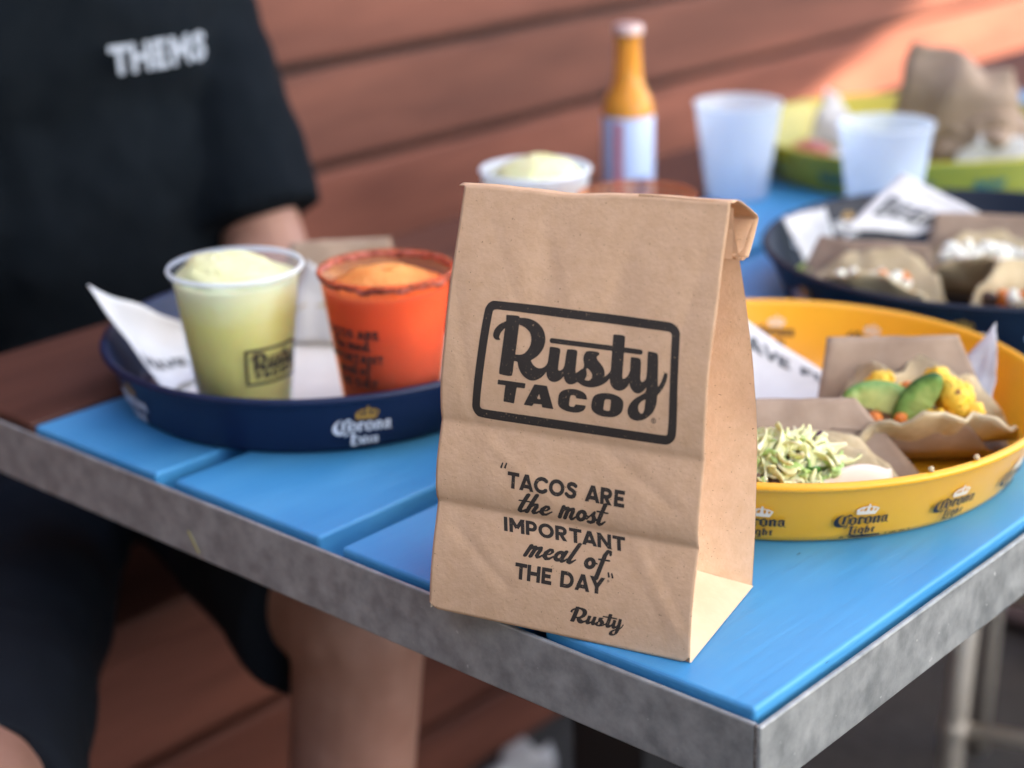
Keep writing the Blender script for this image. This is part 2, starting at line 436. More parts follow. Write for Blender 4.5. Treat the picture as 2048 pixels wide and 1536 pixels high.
# bold capitals, unit cap height, drawn with a flat pen
def arcpts(cx, cy, rx, ry, a0, a1, n=14):
    return [(cx + rx * math.cos(R(a0 + (a1 - a0) * i / n)), cy + ry * math.sin(R(a0 + (a1 - a0) * i / n))) for i in range(n + 1)]
SW = 0.235
def cap_glyph(ch):
    """returns (advance, [(points, butt)]) with pen width SW; verticals are clipped to 0..1"""
    h = SW / 2
    e = 0.4
    if ch == 'T': return .80, [([(0, 1 - h), (.80, 1 - h)], 1), ([(.40, 1), (.40, 0)], 1)]
    if ch == 'A': return .95, [([(.475 - .355 - .15, -e), (.475 + .02, 1.06)], 1), ([(.475 + .355 + .15, -e), (.475 - .02, 1.06)], 1), ([(.25, .27), (.70, .27)], 1)]
    if ch == 'C': return .88, [(arcpts(.50, .5, .39, .39, 45, 315), 0.5)]
    if ch == 'O': return 1.0, [(arcpts(.50, .5, .39, .39, 0, 360, 28), 0.5)]
    if ch == 'S': return .72, [([(.62, .80), (.50, .87), (.34, .885), (.20, .81), (.17, .70), (.24, .59), (.40, .52), (.54, .44), (.59, .31), (.53, .18), (.38, .11), (.20, .13), (.06, .24)], 0.5)]
    if ch == 'R': return .80, [([(h, 0), (h, 1)], 1), ([(h, 1 - h), (.42, 1 - h)] + arcpts(.42, .675, .21, .205, 90, -90, 10) + [(h, .47)], 0.5), ([(.36, .42), (.70, -.12)], 1)]
    if ch == 'E': return .70, [([(h, 0), (h, 1)], 1), ([(h, 1 - h), (.66, 1 - h)], 1), ([(h, .5), (.60, .5)], 1), ([(h, h), (.67, h)], 1)]
    if ch == 'I': return .30, [([(.15, 0), (.15, 1)], 1)]
    if ch == 'M': return 1.0, [([(h, 0), (h, 1)], 1), ([(1.0 - h, 0), (1.0 - h, 1)], 1), ([(.03, 1.12), (.5, .33)], 1), ([(.97, 1.12), (.5, .33)], 1)]
    if ch == 'P': return .74, [([(h, 0), (h, 1)], 1), ([(h, 1 - h), (.40, 1 - h)] + arcpts(.40, .64, .22, .24, 90, -90, 10) + [(h, .40)], 0.5)]
    if ch == 'N': return .88, [([(h, 0), (h, 1)], 1), ([(.88 - h, 0), (.88 - h, 1)], 1), ([(-.03, 1.15), (.91, -.15)], 1)]
    if ch == 'H': return .86, [([(h, 0), (h, 1)], 1), ([(.86 - h, 0), (.86 - h, 1)], 1), ([(h, .5), (.86 - h, .5)], 1)]
    if ch == 'D': return .88, [([(h, 0), (h, 1)], 1), ([(h, 1 - h), (.40, 1 - h)] + arcpts(.40, .5, .36, .5 - h, 90, -90, 14) + [(h, h)], 0.5)]
    if ch == 'Y': return .86, [([(-.06, 1.2), (.43, .42)], 1), ([(.92, 1.2), (.43, .42)], 1), ([(.43, .46), (.43, 0)], 1)]
    if ch == 'V': return .90, [([(.02, 1.2), (.47, -.08)], 1), ([(.88, 1.2), (.43, -.08)], 1)]
    if ch == 'F': return .66, [([(h, 0), (h, 1)], 1), ([(h, 1 - h), (.64, 1 - h)], 1), ([(h, .48), (.58, .48)], 1)]
    if ch == 'U': return .84, [([(h, 1), (h, .38)] + arcpts(.42, .38, .42 - h, .38 - h, 180, 360, 12) + [(.84 - h, 1)], 0.5)]
    if ch == 'B': return .78, [([(h, 0), (h, 1)], 1), ([(h, 1 - h), (.42, 1 - h)] + arcpts(.42, .70, .19, .18, 90, -90, 10) + [(h, .52)], 0.5), ([(h, .52), (.44, .52)] + arcpts(.44, .31, .21, .2, 90, -90, 10) + [(h, h)], 0.5)]
    return .36, []

def caps_text(text, gap=0.10):
    """unit-cap-height field of a word in bold capitals; returns Field and width"""
    x = 0.0; items = []
    for ch in text:
        adv, st = cap_glyph(ch)
        if st: items.append((x, st))
        x += adv + (gap if ch not in 'TAYV' else gap * 0.35)
    f = Field(-.12, x + .12, -.1, 1.1, .02)
    for x0, st in items:
        for pts, b in st:
            f.stroke([(a + x0, c) for a, c in pts], SW, butt=(b == 1))
    f.F = np.maximum(f.F, np.maximum(f.Y - 1, -f.Y))
    return f, x - gap

# brush script lower case, unit x-height
SCRIPT = {
 't': (.78, [([(.42, 1.75), (.28, .45), (.27, .15), (.40, .03), (.58, .10), (.80, .36)], [.36, .36, .34, .30, .24, .14]), ([(-.05, 1.12), (.82, 1.12)], .15)]),
 'h': (1.12, [([(.36, 1.85), (.14, 0.08)], .36), ([(.20, .45), (.44, .90), (.66, .92), (.72, .70), (.62, .22), (.72, .06), (.90, .12), (1.08, .36)], [.14, .26, .32, .36, .34, .30, .24, .14])]),
 'e': (.95, [([(.22, .42), (.55, .52), (.68, .74), (.56, .92), (.38, .90), (.20, .60), (.20, .28), (.40, .06), (.64, .10), (.98, .46)], [.12, .16, .22, .24, .28, .36, .36, .30, .24, .14])]),
 'm': (1.50, [([(.24, .98), (.12, .06)], .34), ([(.18, .45), (.40, .88), (.60, .92), (.64, .72), (.56, .06)], [.14, .26, .32, .34, .34]), ([(.60, .45), (.84, .88), (1.04, .92), (1.08, .72), (1.00, .22), (1.12, .06), (1.26, .12), (1.46, .36)], [.14, .26, .32, .34, .32, .28, .22, .14])]),
 'o': (.98, [(arcpts(.44, .5, .29, .37, 0, 360, 22), .33), ([(.70, .62), (.98, .55)], .14)]),
 's': (.80, [([(.02, .30), (.30, .72), (.50, .98)], [.14, .16, .22]), ([(.50, .92), (.46, .70), (.62, .44), (.60, .20), (.42, .06), (.18, .10)], [.26, .32, .36, .34, .28, .24]), ([(.50, .08), (.86, .42)], .14)]),
 'a': (1.08, [(arcpts(.42, .48, .27, .36, 0, 360, 22), .33), ([(.78, .95), (.68, .25), (.78, .06), (.92, .12), (1.10, .36)], [.33, .33, .30, .22, .14])]),
 'l': (.66, [([(.48, 1.80), (.26, .40), (.28, .12), (.44, .05), (.72, .38)], [.34, .36, .34, .28, .14])]),
 'f': (.9, [([(.92, 1.50), (.86, 1.76), (.66, 1.78), (.52, 1.40), (.22, -.72)], [.20, .24, .28, .34, .36]), ([(.14, .98), (.92, .98)], .16)]),
}
def script_text(text):
    x = 0.0; items = []
    for ch in text:
        if ch == ' ': x += .55; continue
        adv, st = SCRIPT[ch]; items.append((x, st)); x += adv * .93
    f = Field(-.3, x + .4, -1.0, 2.2, .034)
    for x0, st in items:
        for pts, w in st:
            f.stroke([(a + x0, c) for a, c in pts], w)
    return f, x

GLYPH = {"fo":[[269,1693],[278,1722],[296,1744],[326,1757],[1280,1757],[1312,1755],[1342,1740],[1359,1717],[1364,1694],[1382,1347],[1383,1244],[1382,1188],[1374,1165],[1358,1146],[1339,1134],[1317,1129],[501,1120],[265,1119],[245,1131],[230,1149],[222,1174],[225,1200]],"fi":[[317,1694],[322,1703],[333,1709],[358,1711],[1292,1710],[1308,1708],[1318,1700],[1323,1686],[1342,1281],[1337,1191],[1333,1182],[1323,1179],[503,1171],[292,1168],[277,1172],[270,1182],[272,1204]],"R1":[[399,1688],[463,1692],[474,1687],[478,1644],[470,1489],[464,1448],[460,1379],[448,1369],[387,1371],[379,1379],[388,1460],[397,1598],[402,1648]],"R2":[[409,1658],[379,1645],[354,1625],[336,1600],[331,1574],[338,1558],[354,1550],[376,1553],[373,1562],[368,1565],[373,1586],[386,1606],[405,1625]],"R3":[[473,1681],[508,1685],[545,1681],[577,1670],[606,1649],[625,1622],[634,1590],[632,1556],[619,1524],[597,1495],[566,1472],[561,1469],[569,1454],[584,1440],[608,1432],[631,1438],[650,1454],[660,1480],[678,1482],[680,1452],[661,1437],[652,1419],[637,1397],[611,1375],[581,1363],[554,1364],[530,1375],[505,1398],[490,1427],[486,1451],[474,1453],[461,1454],[465,1487],[472,1488],[506,1491],[528,1506],[546,1533],[554,1562],[553,1586],[544,1610],[527,1626],[502,1640],[480,1645],[473,1647]],"u":[[662,1551],[667,1554],[715,1554],[724,1546],[722,1513],[717,1444],[721,1437],[730,1436],[743,1445],[754,1465],[759,1550],[765,1554],[811,1556],[819,1548],[817,1506],[815,1445],[819,1438],[827,1436],[834,1448],[849,1460],[855,1464],[875,1462],[880,1445],[876,1423],[850,1398],[834,1396],[815,1379],[794,1372],[775,1374],[760,1388],[752,1411],[741,1395],[722,1379],[699,1371],[675,1375],[659,1393],[652,1419],[656,1464],[660,1501]],"s":[[872,1559],[928,1560],[938,1556],[941,1548],[927,1535],[926,1529],[935,1515],[956,1498],[971,1480],[978,1460],[978,1437],[995,1453],[1009,1470],[1012,1492],[1028,1491],[1026,1439],[1007,1434],[995,1415],[970,1395],[942,1381],[910,1372],[877,1372],[853,1378],[836,1388],[819,1393],[818,1424],[820,1435],[829,1444],[839,1451],[853,1460],[860,1471],[862,1485],[856,1499],[853,1523],[859,1543]],"sh":[[878,1470],[894,1461],[906,1449],[911,1436],[908,1420],[898,1408],[885,1404],[868,1409],[877,1419],[881,1438],[873,1455]],"t":[[1004,1655],[1010,1659],[1058,1661],[1070,1654],[1072,1602],[1075,1521],[1075,1449],[1079,1441],[1088,1442],[1105,1458],[1115,1485],[1125,1486],[1128,1453],[1116,1421],[1106,1402],[1088,1384],[1064,1375],[1040,1379],[1021,1393],[1011,1413],[1008,1434],[1010,1489],[1007,1582]],"bar":[[671,1586],[1162,1588]],"y":[[1113,1555],[1118,1558],[1160,1558],[1171,1547],[1173,1504],[1174,1456],[1178,1443],[1186,1438],[1198,1446],[1210,1464],[1203,1591],[1204,1598],[1248,1597],[1261,1587],[1266,1516],[1272,1423],[1287,1450],[1297,1482],[1300,1497],[1307,1504],[1317,1498],[1318,1483],[1312,1451],[1299,1419],[1282,1393],[1272,1382],[1272,1350],[1267,1322],[1253,1289],[1229,1262],[1201,1243],[1169,1233],[1140,1237],[1122,1251],[1113,1275],[1118,1303],[1136,1333],[1160,1355],[1188,1373],[1206,1386],[1212,1406],[1211,1414],[1196,1392],[1175,1378],[1156,1376],[1136,1387],[1123,1405],[1117,1422],[1117,1452]],"yh":[[1211,1353],[1190,1341],[1176,1324],[1171,1305],[1177,1284],[1187,1274],[1198,1276],[1207,1295],[1209,1316]],"T":[[376,1342],[538,1344],[534,1316],[487,1315],[473,1226],[410,1228],[420,1317],[374,1316]],"A":[[589,1346],[661,1347],[701,1228],[636,1228],[633,1244],[587,1241],[578,1227],[529,1227]],"Ah":[[618,1299],[626,1270],[605,1271]],"C":[[728,1310],[741,1329],[767,1343],[800,1351],[836,1351],[866,1343],[884,1329],[889,1305],[829,1304],[826,1316],[815,1320],[798,1317],[793,1306],[788,1262],[794,1256],[812,1255],[822,1262],[825,1272],[883,1273],[880,1256],[867,1241],[841,1229],[807,1226],[771,1228],[741,1239],[725,1256]],"O":[[918,1315],[928,1332],[950,1346],[986,1355],[1025,1356],[1057,1350],[1081,1338],[1091,1321],[1090,1290],[1084,1267],[1068,1250],[1043,1235],[1007,1230],[971,1229],[938,1238],[918,1253],[912,1274]],"Oh":[[986,1318],[994,1323],[1017,1325],[1023,1320],[1019,1269],[1014,1263],[990,1262],[981,1268]],"reg":[[1259,1248]]}
LINE = {"tacos":[[453,765],[1126,766],[453,855]],"the":[[513,643],[721,646],[560,747]],"most":[[748,649],[1040,647],[767,715]],"important":[[438,519],[1139,527],[426,594]],"meal":[[562,407],[891,412],[585,467]],"of":[[913,401],[1066,405],[921,462]],"theday":[[521,271],[1040,278],[522,362]],"oq":[[410,865],[420,896],[433,867],[443,898]],"cq":[[1055,404],[1061,377],[1074,403],[1082,376]],"dot":[[1059,357]],"rs":[[851,93],[1156,138],[884,184]],"rl":[[380,1370],[399,1688],[1307,1504]]}

# ------------------------------------------------------------------ ground, wall, bench
gv, gf = grid(40, 40, lambda a, b: (-30 + 60 * a, -30 + 60 * b, -0.752))
g = obj('ground', gv, gf, M_ground); g['kind'] = 'structure'
bm = box_bm(1.95, 9.0, -9.0, 9.0, -0.80, -0.652, 0.012)  # added slab, out of view, to bounce some sunlight towards the table
o = obj_bm('added_pavement', bm, material('concrete', (0.12, 0.115, 0.10), 0.9, (0.15, 0.145, 0.13), scale=6, detail=8, bump=.4, bscale=90, bdist=.003)); o['kind'] = 'structure'

WX = -1.40
wall = thing('plank_wall', 'reddish brown stained wall of wide horizontal boards behind the bench', 'wall', (WX, 1.6, -0.752))
pitch = 0.146; base_gap = -0.103
zs = [base_gap + pitch * k for k in range(-4, 15)]
rowi = 0
joints = {}
for k, z0 in enumerate(zs):
    lo = max(z0 + 0.0075, -0.750); hi = z0 + pitch - 0.0075
    if hi - lo < 0.02: continue
    cuts = [-3.2, -3.2 + 2.1 + 1.1 * ((k * 37) % 10) / 10, 4.6]
    if k in (3, 4, 5, 6): cuts = [-3.2, 4.6]
    for a, b in zip(cuts[:-1], cuts[1:]):
        bm = box_bm(-0.022, 0.0, a + 0.002, b - 0.002, lo + 0.752, hi + 0.752, 0.004)
        o = obj_bm('board', bm, M_wall, wall)
        o.location.x = 0.002 * random.uniform(-1, 1)
bm = box_bm(-0.06, -0.026, -3.2, 4.6, 0.0, 2.8)
obj_bm('backing', bm, M_dark, wall)
for yy in (-2.6, -1.0, 0.6, 2.2, 3.8):
    pass

bench = thing('bench', 'long reddish brown plank bench built against the wall', 'bench', (-1.12, 1.2, -0.752))
for i, (a, b) in enumerate(((-0.235, -0.075), (-0.068, 0.092), (0.099, 0.255))):
    bm = box_bm(a, b, -2.6, 3.2, 0.387, 0.424, 0.005)
    obj_bm('seat_board', bm, M_wall, bench)
for lo, hi in ((0.006, 0.090), (0.101, 0.236), (0.248, 0.384)):
    bm = box_bm(0.206, 0.230, -2.58, 3.18, lo, hi, 0.004)
    obj_bm('front_board', bm, M_wall, bench)
bm = box_bm(0.16, 0.204, -2.57, 3.17, 0.003, 0.384)
obj_bm('frame', bm, M_dark, bench)

# building front added out of view behind the camera to close off low sky
added_front = thing('added_restaurant_front', 'grey board restaurant front added out of view behind the camera to block low sky', 'building', (-0.4, -2.9, -0.752))
k = 0
z = 0.15
while z < 3.3:
    obj_bm('board', box_bm(-4.2, 4.2, -0.025, 0.0, z + .005, z + .215, 0.004), material('charcoal_board', (0.13, 0.13, 0.13), .8, (0.15, 0.15, 0.148), scale=12), added_front); z += .22
obj_bm('wall', box_bm(-4.2, 4.2, -0.20, -0.028, 0.0, 3.4), M_dark, added_front)
obj_bm('plinth', box_bm(-4.25, 4.25, -0.02, 0.03, 0.0, 0.148, .006), M_ground, added_front)
obj_bm('eave', box_bm(-4.4, 4.4, -0.3, 0.55, 3.402, 3.50, .01), MATS['charcoal_board'], added_front)

# low board fence added out of view to cut low light under the table
fence = thing('added_fence', 'low grey board fence added out of view to block low light', 'fence', (1.75, 0.9, -0.752))
z = 0.03
while z < 0.85:
    obj_bm('board', box_bm(-0.02, 0.02, -3.7, 3.6, z, z + .128, 0.004), MATS['charcoal_board'], fence); z += .135
for yy in (-3.6, -1.8, 0.0, 1.8, 3.5):
    obj_bm('post', box_bm(-0.065, -0.022, yy - .04, yy + .04, 0.0, 0.90, 0.004), MATS['charcoal_board'], fence)

# ------------------------------------------------------------------ table
PW, GAP = 0.1397, 0.0199
TLEN = 1.95
TZ = 0.005
table = thing('plank_table', 'patio table of blue painted planks framed in galvanised steel', 'table', (-0.39, 0.95, -0.752))
def tl(p): return (p[0] + 0.39, p[1] - 0.95, p[2] + 0.752)
def plank_mesh(x0, x1, y0, y1, ztop, th, name, mat):
    """a board with eased edges, very slightly uneven"""
    bm = box_bm(x0, x1, y0, y1, ztop - th, ztop, 0.0023, 3)
    for v in bm.verts: v.co = V3(tl(v.co))
    return obj_bm(name, bm, mat, table, smooth=False)
xs_pl = []
x = 0.0
for i in range(5):
    x1 = x; x0 = x - PW
    if i == 0: x1 = -0.0035
    if i == 4: x0, x1 = -0.776, -(4 * PW + 3 * GAP) - 0.004
    o = plank_mesh(x0, x1, 0.0035, TLEN, TZ - (0.0006 if i % 2 else 0), 0.026, 'plank', M_brownplank if i == 4 else M_blue)
    o['label'] = 'brown stained plank' if i == 4 else 'bright blue painted plank'
    x -= PW + GAP
# sub-slats seen down in the gaps, painted too
for xg in (-(PW + GAP / 2), -(2 * PW + 1.5 * GAP), -(3 * PW + 2.5 * GAP)):
    bm = box_bm(xg - 0.03, xg + 0.03, 0.006, TLEN - 0.005, -0.034, -0.0225)
    for v in bm.verts: v.co = V3(tl(v.co))
    obj_bm('gap_batten', bm, M_blue, table)
# steel angle frame: folded strip, 41 mm deep, with a thin lip
def rail(name, x0, x1, y0, y1, z0, z1, b=0.0012):
    bm = box_bm(x0, x1, y0, y1, z0, z1, b, 2)
    # subdivide the long direction so dents and waviness can be put in
    bmesh.ops.subdivide_edges(bm, edges=[e for e in bm.edges if e.calc_length() > 0.3], cuts=40)
    for v in bm.verts:
        p = v.co.copy()
        v.co.z += 0.0006 * nz(p.x * 14, p.y * 14, 3.1)
        v.co = V3(tl(v.co))
    return obj_bm(name, bm, M_galv, table)
rail('end_rail', -0.780, 0.0008, -0.0030, 0.0000, -0.0410, 0.0012)
rail('side_rail', 0.0012, 0.0045, -0.0030, TLEN + .003, -0.0410, 0.0008)
rail('far_side_rail', -0.7835, -0.7805, -0.0030, TLEN + .003, -0.0410, 0.0008)
rail('far_end_rail', -0.780, 0.0008, TLEN + .0004, TLEN + .0030, -0.0410, 0.0010)
rail('bottom_flange', -0.778, 0.0005, 0.0003, 0.034, -0.0405, -0.0375)
rail('bottom_flange', -0.0335, 0.0008, 0.0345, TLEN - .03, -0.0403, -0.0374)
# weld bead down the corner of the frame
bm = bmesh.new()
for k in range(20):
    z_ = -0.0400 + k * 0.00205
    tube_bm(tl((0.0014 + .0002 * nz(k * .5), -0.0024, z_)), tl((0.0014 + .0002 * nz(k * .5 + .5), -0.0024, z_ + .0023)), 0.0010, 0.0009, 8, True, bm)
obj_bm('weld_seam', bm, material('weld_metal', (0.30, 0.27, 0.25), 0.45, (0.14, 0.12, 0.11), scale=300, metal=.5), table, smooth=True)
# centre pedestals
for yy in (0.42, 1.52):
    bm = box_bm(-0.44, -0.36, yy - 0.04, yy + 0.04, -0.735, -0.0415, 0.004)
    for v in bm.verts: v.co = V3(tl(v.co))
    obj_bm('pedestal', bm, material('dark_steel', (0.03, 0.03, 0.032), 0.5, metal=0.5), table)
    bm = box_bm(-0.66, -0.14, yy - 0.035, yy + 0.035, -0.752, -0.7355, 0.004)
    for v in bm.verts: v.co = V3(tl(v.co))
    obj_bm('foot', bm, MATS['dark_steel'], table)
    bm = box_bm(-0.74, -0.06, yy - 0.02, yy + 0.02, -0.0412, -0.0345)
    for v in bm.verts: v.co = V3(tl(v.co))
    obj_bm('cross_bar', bm, MATS['dark_steel'], table)
# little yellow paint chip stuck to the end rail
cv, cf = grid(2, 6, lambda a, b: tl((-0.4395 + 0.0022 * (a - .5) + 0.009 * b, -0.0036, -0.0235 - 0.013 * b)))
o = obj('paint_chip', cv, cf, material('dried_sauce', (0.42, 0.36, 0.16), 0.6), table); solidify(o, .0006)

# ------------------------------------------------------------------ stool pushed under the table
stool = thing('stool', 'pale metal stool standing under the right side of the table', 'stool', (-0.32, 0.85, -0.752), R(20))
leg0 = None
LS = 0.34
for i, (a, b) in enumerate(((0, 0), (LS, 0), (LS, LS), (0, LS))):
    cx = cy = LS / 2
    top = V3((a + (cx - a) * .08, b + (cy - b) * .08, 0.45))
    obj_bm('leg', tube_bm((a, b, 0.0), top, 0.0125, seg=16), M_leg, stool, smooth=True)
corners = [V3((0, 0, 0)), V3((LS, 0, 0)), V3((LS, LS, 0)), V3((0, LS, 0))]
for i in range(4):
    a = corners[i]; b = corners[(i + 1) % 4]
    for h in ((0.222,) if i % 2 == 0 else (0.322,)):
        k = h / 0.45 * .08
        c = V3((LS / 2, LS / 2, 0))
        pa = a.lerp(c, k) + V3((0, 0, h)); pb = b.lerp(c, k) + V3((0, 0, h))
        obj_bm('stretcher', tube_bm(pa, pb, 0.009, seg=12), M_leg, stool, smooth=True)
for c_ in corners:
    bm = bmesh.new(); bmesh.ops.create_icosphere(bm, subdivisions=2, radius=0.0165)
    k = 0.222 / 0.45 * .08
    p = c_.lerp(V3((LS / 2, LS / 2, 0)), k) + V3((0, 0, 0.222))
    bmesh.ops.translate(bm, vec=p, verts=bm.verts); obj_bm('joint', bm, M_leg, stool, smooth=True)
bm = box_bm(-0.01, LS + .01, -0.01, LS + .01, 0.4505, 0.474, 0.008)
obj_bm('seat', bm, M_leg, stool)

# ------------------------------------------------------------------ added cream sail, out of view: blocks the sun, passes warm fill
def sail_mat():
    mt = bpy.data.materials.new('sail_fabric'); mt.use_nodes = True
    n = mt.node_tree.nodes; l = mt.node_tree.links
    d = n.new('ShaderNodeBsdfDiffuse'); d.inputs['Color'].default_value = (0.72, 0.68, 0.60, 1)
    t = n.new('ShaderNodeBsdfTranslucent'); t.inputs['Color'].default_value = (0.80, 0.72, 0.58, 1)
    mx = n.new('ShaderNodeMixShader'); mx.inputs['Fac'].default_value = 0.35
    l.new(d.outputs[0], mx.inputs[1]); l.new(t.outputs[0], mx.inputs[2]); l.new(mx.outputs[0], n['Material Output'].inputs['Surface'])
    return mt
M_sail = sail_mat()
SAIL = [(1.81, 5.17), (2.61, 3.42), (5.8, 3.3), (5.8, -0.9), (0.75, -0.9), (0.75, 5.17)]
sail = thing('added_shade_sail', 'cream fabric shade sail added out of view to keep the sun off the table', 'shade sail', (2.2, 1.5, -0.752))
sv = [(a - 2.2, b - 1.5, 3.0 + 0.752) for a, b in SAIL] + [(a - 2.2, b - 1.5, 2.996 + 0.752) for a, b in SAIL]
n6 = len(SAIL)
obj('fabric', sv[:n6], [tuple(range(n6))], M_sail, sail)
obj_bm('cable', tube_bm((0.75 - 2.2, -0.9 - 1.5, 3.752), (0.75 - 2.2, -2.86 - 1.5, 3.95), 0.006), MATS['dark_steel'], sail, smooth=True)
for a, b in ((5.8, -0.9), (5.8, 3.3), (0.75, 5.17)):
    obj_bm('pole', tube_bm((a - 2.2, b - 1.5, 0), (a - 2.2, b - 1.5, 3.78), 0.04), MATS['dark_steel'], sail, smooth=True)

# ------------------------------------------------------------------ paper bag
BFL = V3((-0.2025, -0.0202, TZ + 0.0006)); BE = V3((0.965, 0.2621, 0)).normalized(); BN = V3((-BE.y, BE.x, 0))
BW = BN * 0.045 + V3((0, 0, 0.2285)); BH = BW.length; BW = BW.normalized(); BO = BE.cross(BW)
def arc_(x, a, b, h, p):
    x = min(1, max(0, x)); return a + (b - a) * x + h * math.sin(math.pi * x ** p)
CREASES = [(.020, .225, .058, .150, -.0003, .007), (.110, .228, .092, .165, -.0003, .006), (.030, .100, .075, .072, .0005, .006), (.100, .104, .140, .080, -.0005, .006), (.012, .050, .050, .020, -.0005, .006), (.120, .056, .148, .012, .0005, .006), (.060, .220, .075, .180, .0002, .006), (.006, .190, .024, .110, -.0003, .006), (.146, .215, .128, .130, -.0003, .006)]
def bagD(s, v):
    c2, c1 = .062, .108
    if v < c2: d = arc_(v / c2, 0, .001, .0025, 1)
    elif v < c1: d = arc_((v - c2) / (c1 - c2), .001, .004, .0036, .6)
    else: d = arc_((v - c1) / (BH - c1), .004, 0, .0065, .7)
    t = v / BH
    fade = min(1, t * 12) * min(1, (1 - t) * 10)
    d += fade * (0.0007 * nz(s * 22, v * 14, 1.7) + 0.00022 * nz(s * 75, v * 60, 5.2))
    # soft vertical dents pressed into the upper half
    g1 = math.exp(-((s - .060) / .010) ** 2 - ((v - .172 - .02) / .030) ** 2); g2 = math.exp(-((s - .103) / .011) ** 2 - ((v - .182) / .028) ** 2)
    d -= 0.0010 * g1 + 0.0009 * g2
    # crisp pressed creases
    for (x0, y0, x1, y1, h_, w_) in CREASES:
        ex, ey = x1 - x0, y1 - y0; L2 = ex * ex + ey * ey
        q = ((s - x0) * ex + (v - y0) * ey) / L2
        if -0.1 < q < 1.1:
            dist = abs((s - x0) * ey - (v - y0) * ex) / math.sqrt(L2)
            if dist < w_: d += fade * h_ * (1 - dist / w_) * max(0, min(1, 6 * (q + .1), 6 * (1.1 - q)))
    return d
def s_left(t):  return 0.0064 * t + 0.0006 * nz(t * 7, 2.2)
def s_right(t): return 0.1533 + 0.0006 * t + 0.0005 * nz(t * 7, 6.2)
def bagP(s, v, off=0.0):
    t = min(1, max(0, v / BH))
    top = 0.0
    return BFL + BE * s + BW * v + BO * (bagD(s, v) + off)
def top_v(s):
    return BH + 0.0040 * (s / .15) - 0.0018 * math.exp(-((s - .068) / .02) ** 2) + 0.0008 * nz(s * 40, 3.3)

bag = thing('paper_bag', 'brown kraft paper bag printed with a black logo standing at the table corner', 'paper bag', BFL)
def bl(p): return V3(p) - BFL
def front(a, b):
    s = s_left(b) + (s_right(b) - s_left(b)) * a
    vmax = top_v(s)
    # rounded lower corners
    v = b * vmax
    edge = min(a, 1 - a) * .153
    cutv = 0.0035 * max(0, 1 - edge / .004)
    v = max(v, cutv)
    return bl(bagP(s, v))
fv, ff = grid(92, 150, front)
front_panel = obj('front_panel', fv, ff, M_kraft, bag, smooth=True); solidify(front_panel, 0.0003, 1.0)
DEP = 0.096
def ridge(s): return BFL + BE * s + BW * top_v(s)
def back(a, b):
    s = .0055 + (.1535 - .0055) * a
    base = BFL + BE * s + BN * DEP
    top = ridge(s) + BN * 0.0012
    p = base.lerp(top, b)
    p += BN * (0.010 * math.sin(math.pi * b) * 1.0 + 0.001 * nz(a * 5, b * 9, 4.4)) * min(1, (1 - b) * 8)
    if a > .97: p += BE * (.004 * math.sin(math.pi * b))
    return bl(p)
bv, bf = grid(40, 60, back)
o = obj('back_panel', bv, bf, M_kraft, bag, smooth=True)
# base
bq = [bl(BFL + BE * 0.0015 + BN * .001), bl(BFL + BE * .152 + BN * .001), bl(BFL + BE * .152 + BN * (DEP - .001)), bl(BFL + BE * .0015 + BN * (DEP - .001))]
obj('base_panel', bq, [(0, 1, 2, 3)], M_kraft, bag)
# gussets (pleated sides): lower triangle, front and rear pleats
def gusset(side):
    sR = .1533 if side > 0 else 0.0
    FRp = BFL + BE * sR; BRp = BFL + BE * (sR + (.001 if side > 0 else .004)) + BN * DEP
    M = (FRp + BRp) / 2 - BE * (0.046 * side) + V3((0, 0, 0.031))
    def edge_f(b):
        s = s_right(b) if side > 0 else s_left(b)
        return bagP(s, b * top_v(s)) - BO * .0004 - BE * .0003 * side
    def edge_b(b):
        a = 1.0 if side > 0 else 0.0
        return V3(back(a, b)) + BFL - BN * .0003
    def fold(b):
        z0 = M.z / .2335
        t = max(0, (b - z0) / (1 - z0))
        top = ridge(sR if side > 0 else .0064) - BE * (.048 * side)
        return M.lerp(top, t) - BE * (0.014 * side * math.sin(math.pi * t))
    z0 = M.z / .2335
    vs, fs = grid(10, 40, lambda a, b: bl(edge_f(z0 * 0.9 + (1 - z0 * .9) * b).lerp(fold(z0 + (1 - z0) * b), a)))
    obj('gusset_pleat', vs, fs, M_kraft, bag, smooth=True)
    def rear(a, b):
        p = edge_b(b * (1 - 0.0)).lerp(fold(max(z0, b)), a)
        q = edge_b(z0 * 0 + b).lerp(M.lerp(fold(1), max(0, (b - 0.0))) if b > 1 else fold(z0 + (1 - z0) * b), a)
        return bl(q + BN * (.0015 * nz(a * 3, b * 8, 7.7)))
    vs, fs = grid(10, 40, rear)
    obj('gusset_pleat', vs, fs, M_kraft, bag, smooth=True)
    # folded lower triangle, same kraft coloured paler for the light falling on it
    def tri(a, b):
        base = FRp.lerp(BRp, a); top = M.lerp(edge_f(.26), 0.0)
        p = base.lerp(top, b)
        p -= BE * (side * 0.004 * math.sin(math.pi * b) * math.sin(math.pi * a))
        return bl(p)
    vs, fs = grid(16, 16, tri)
    o = obj('base_fold', vs, fs, M_kraft_lit, bag, smooth=True)
    # front side web below the fold between the front edge and the triangle
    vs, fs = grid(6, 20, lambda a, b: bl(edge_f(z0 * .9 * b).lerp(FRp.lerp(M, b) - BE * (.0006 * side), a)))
    o = obj('gusset_pleat', vs, fs, M_kraft_lit, bag, smooth=True)
gusset(1); gusset(-1)
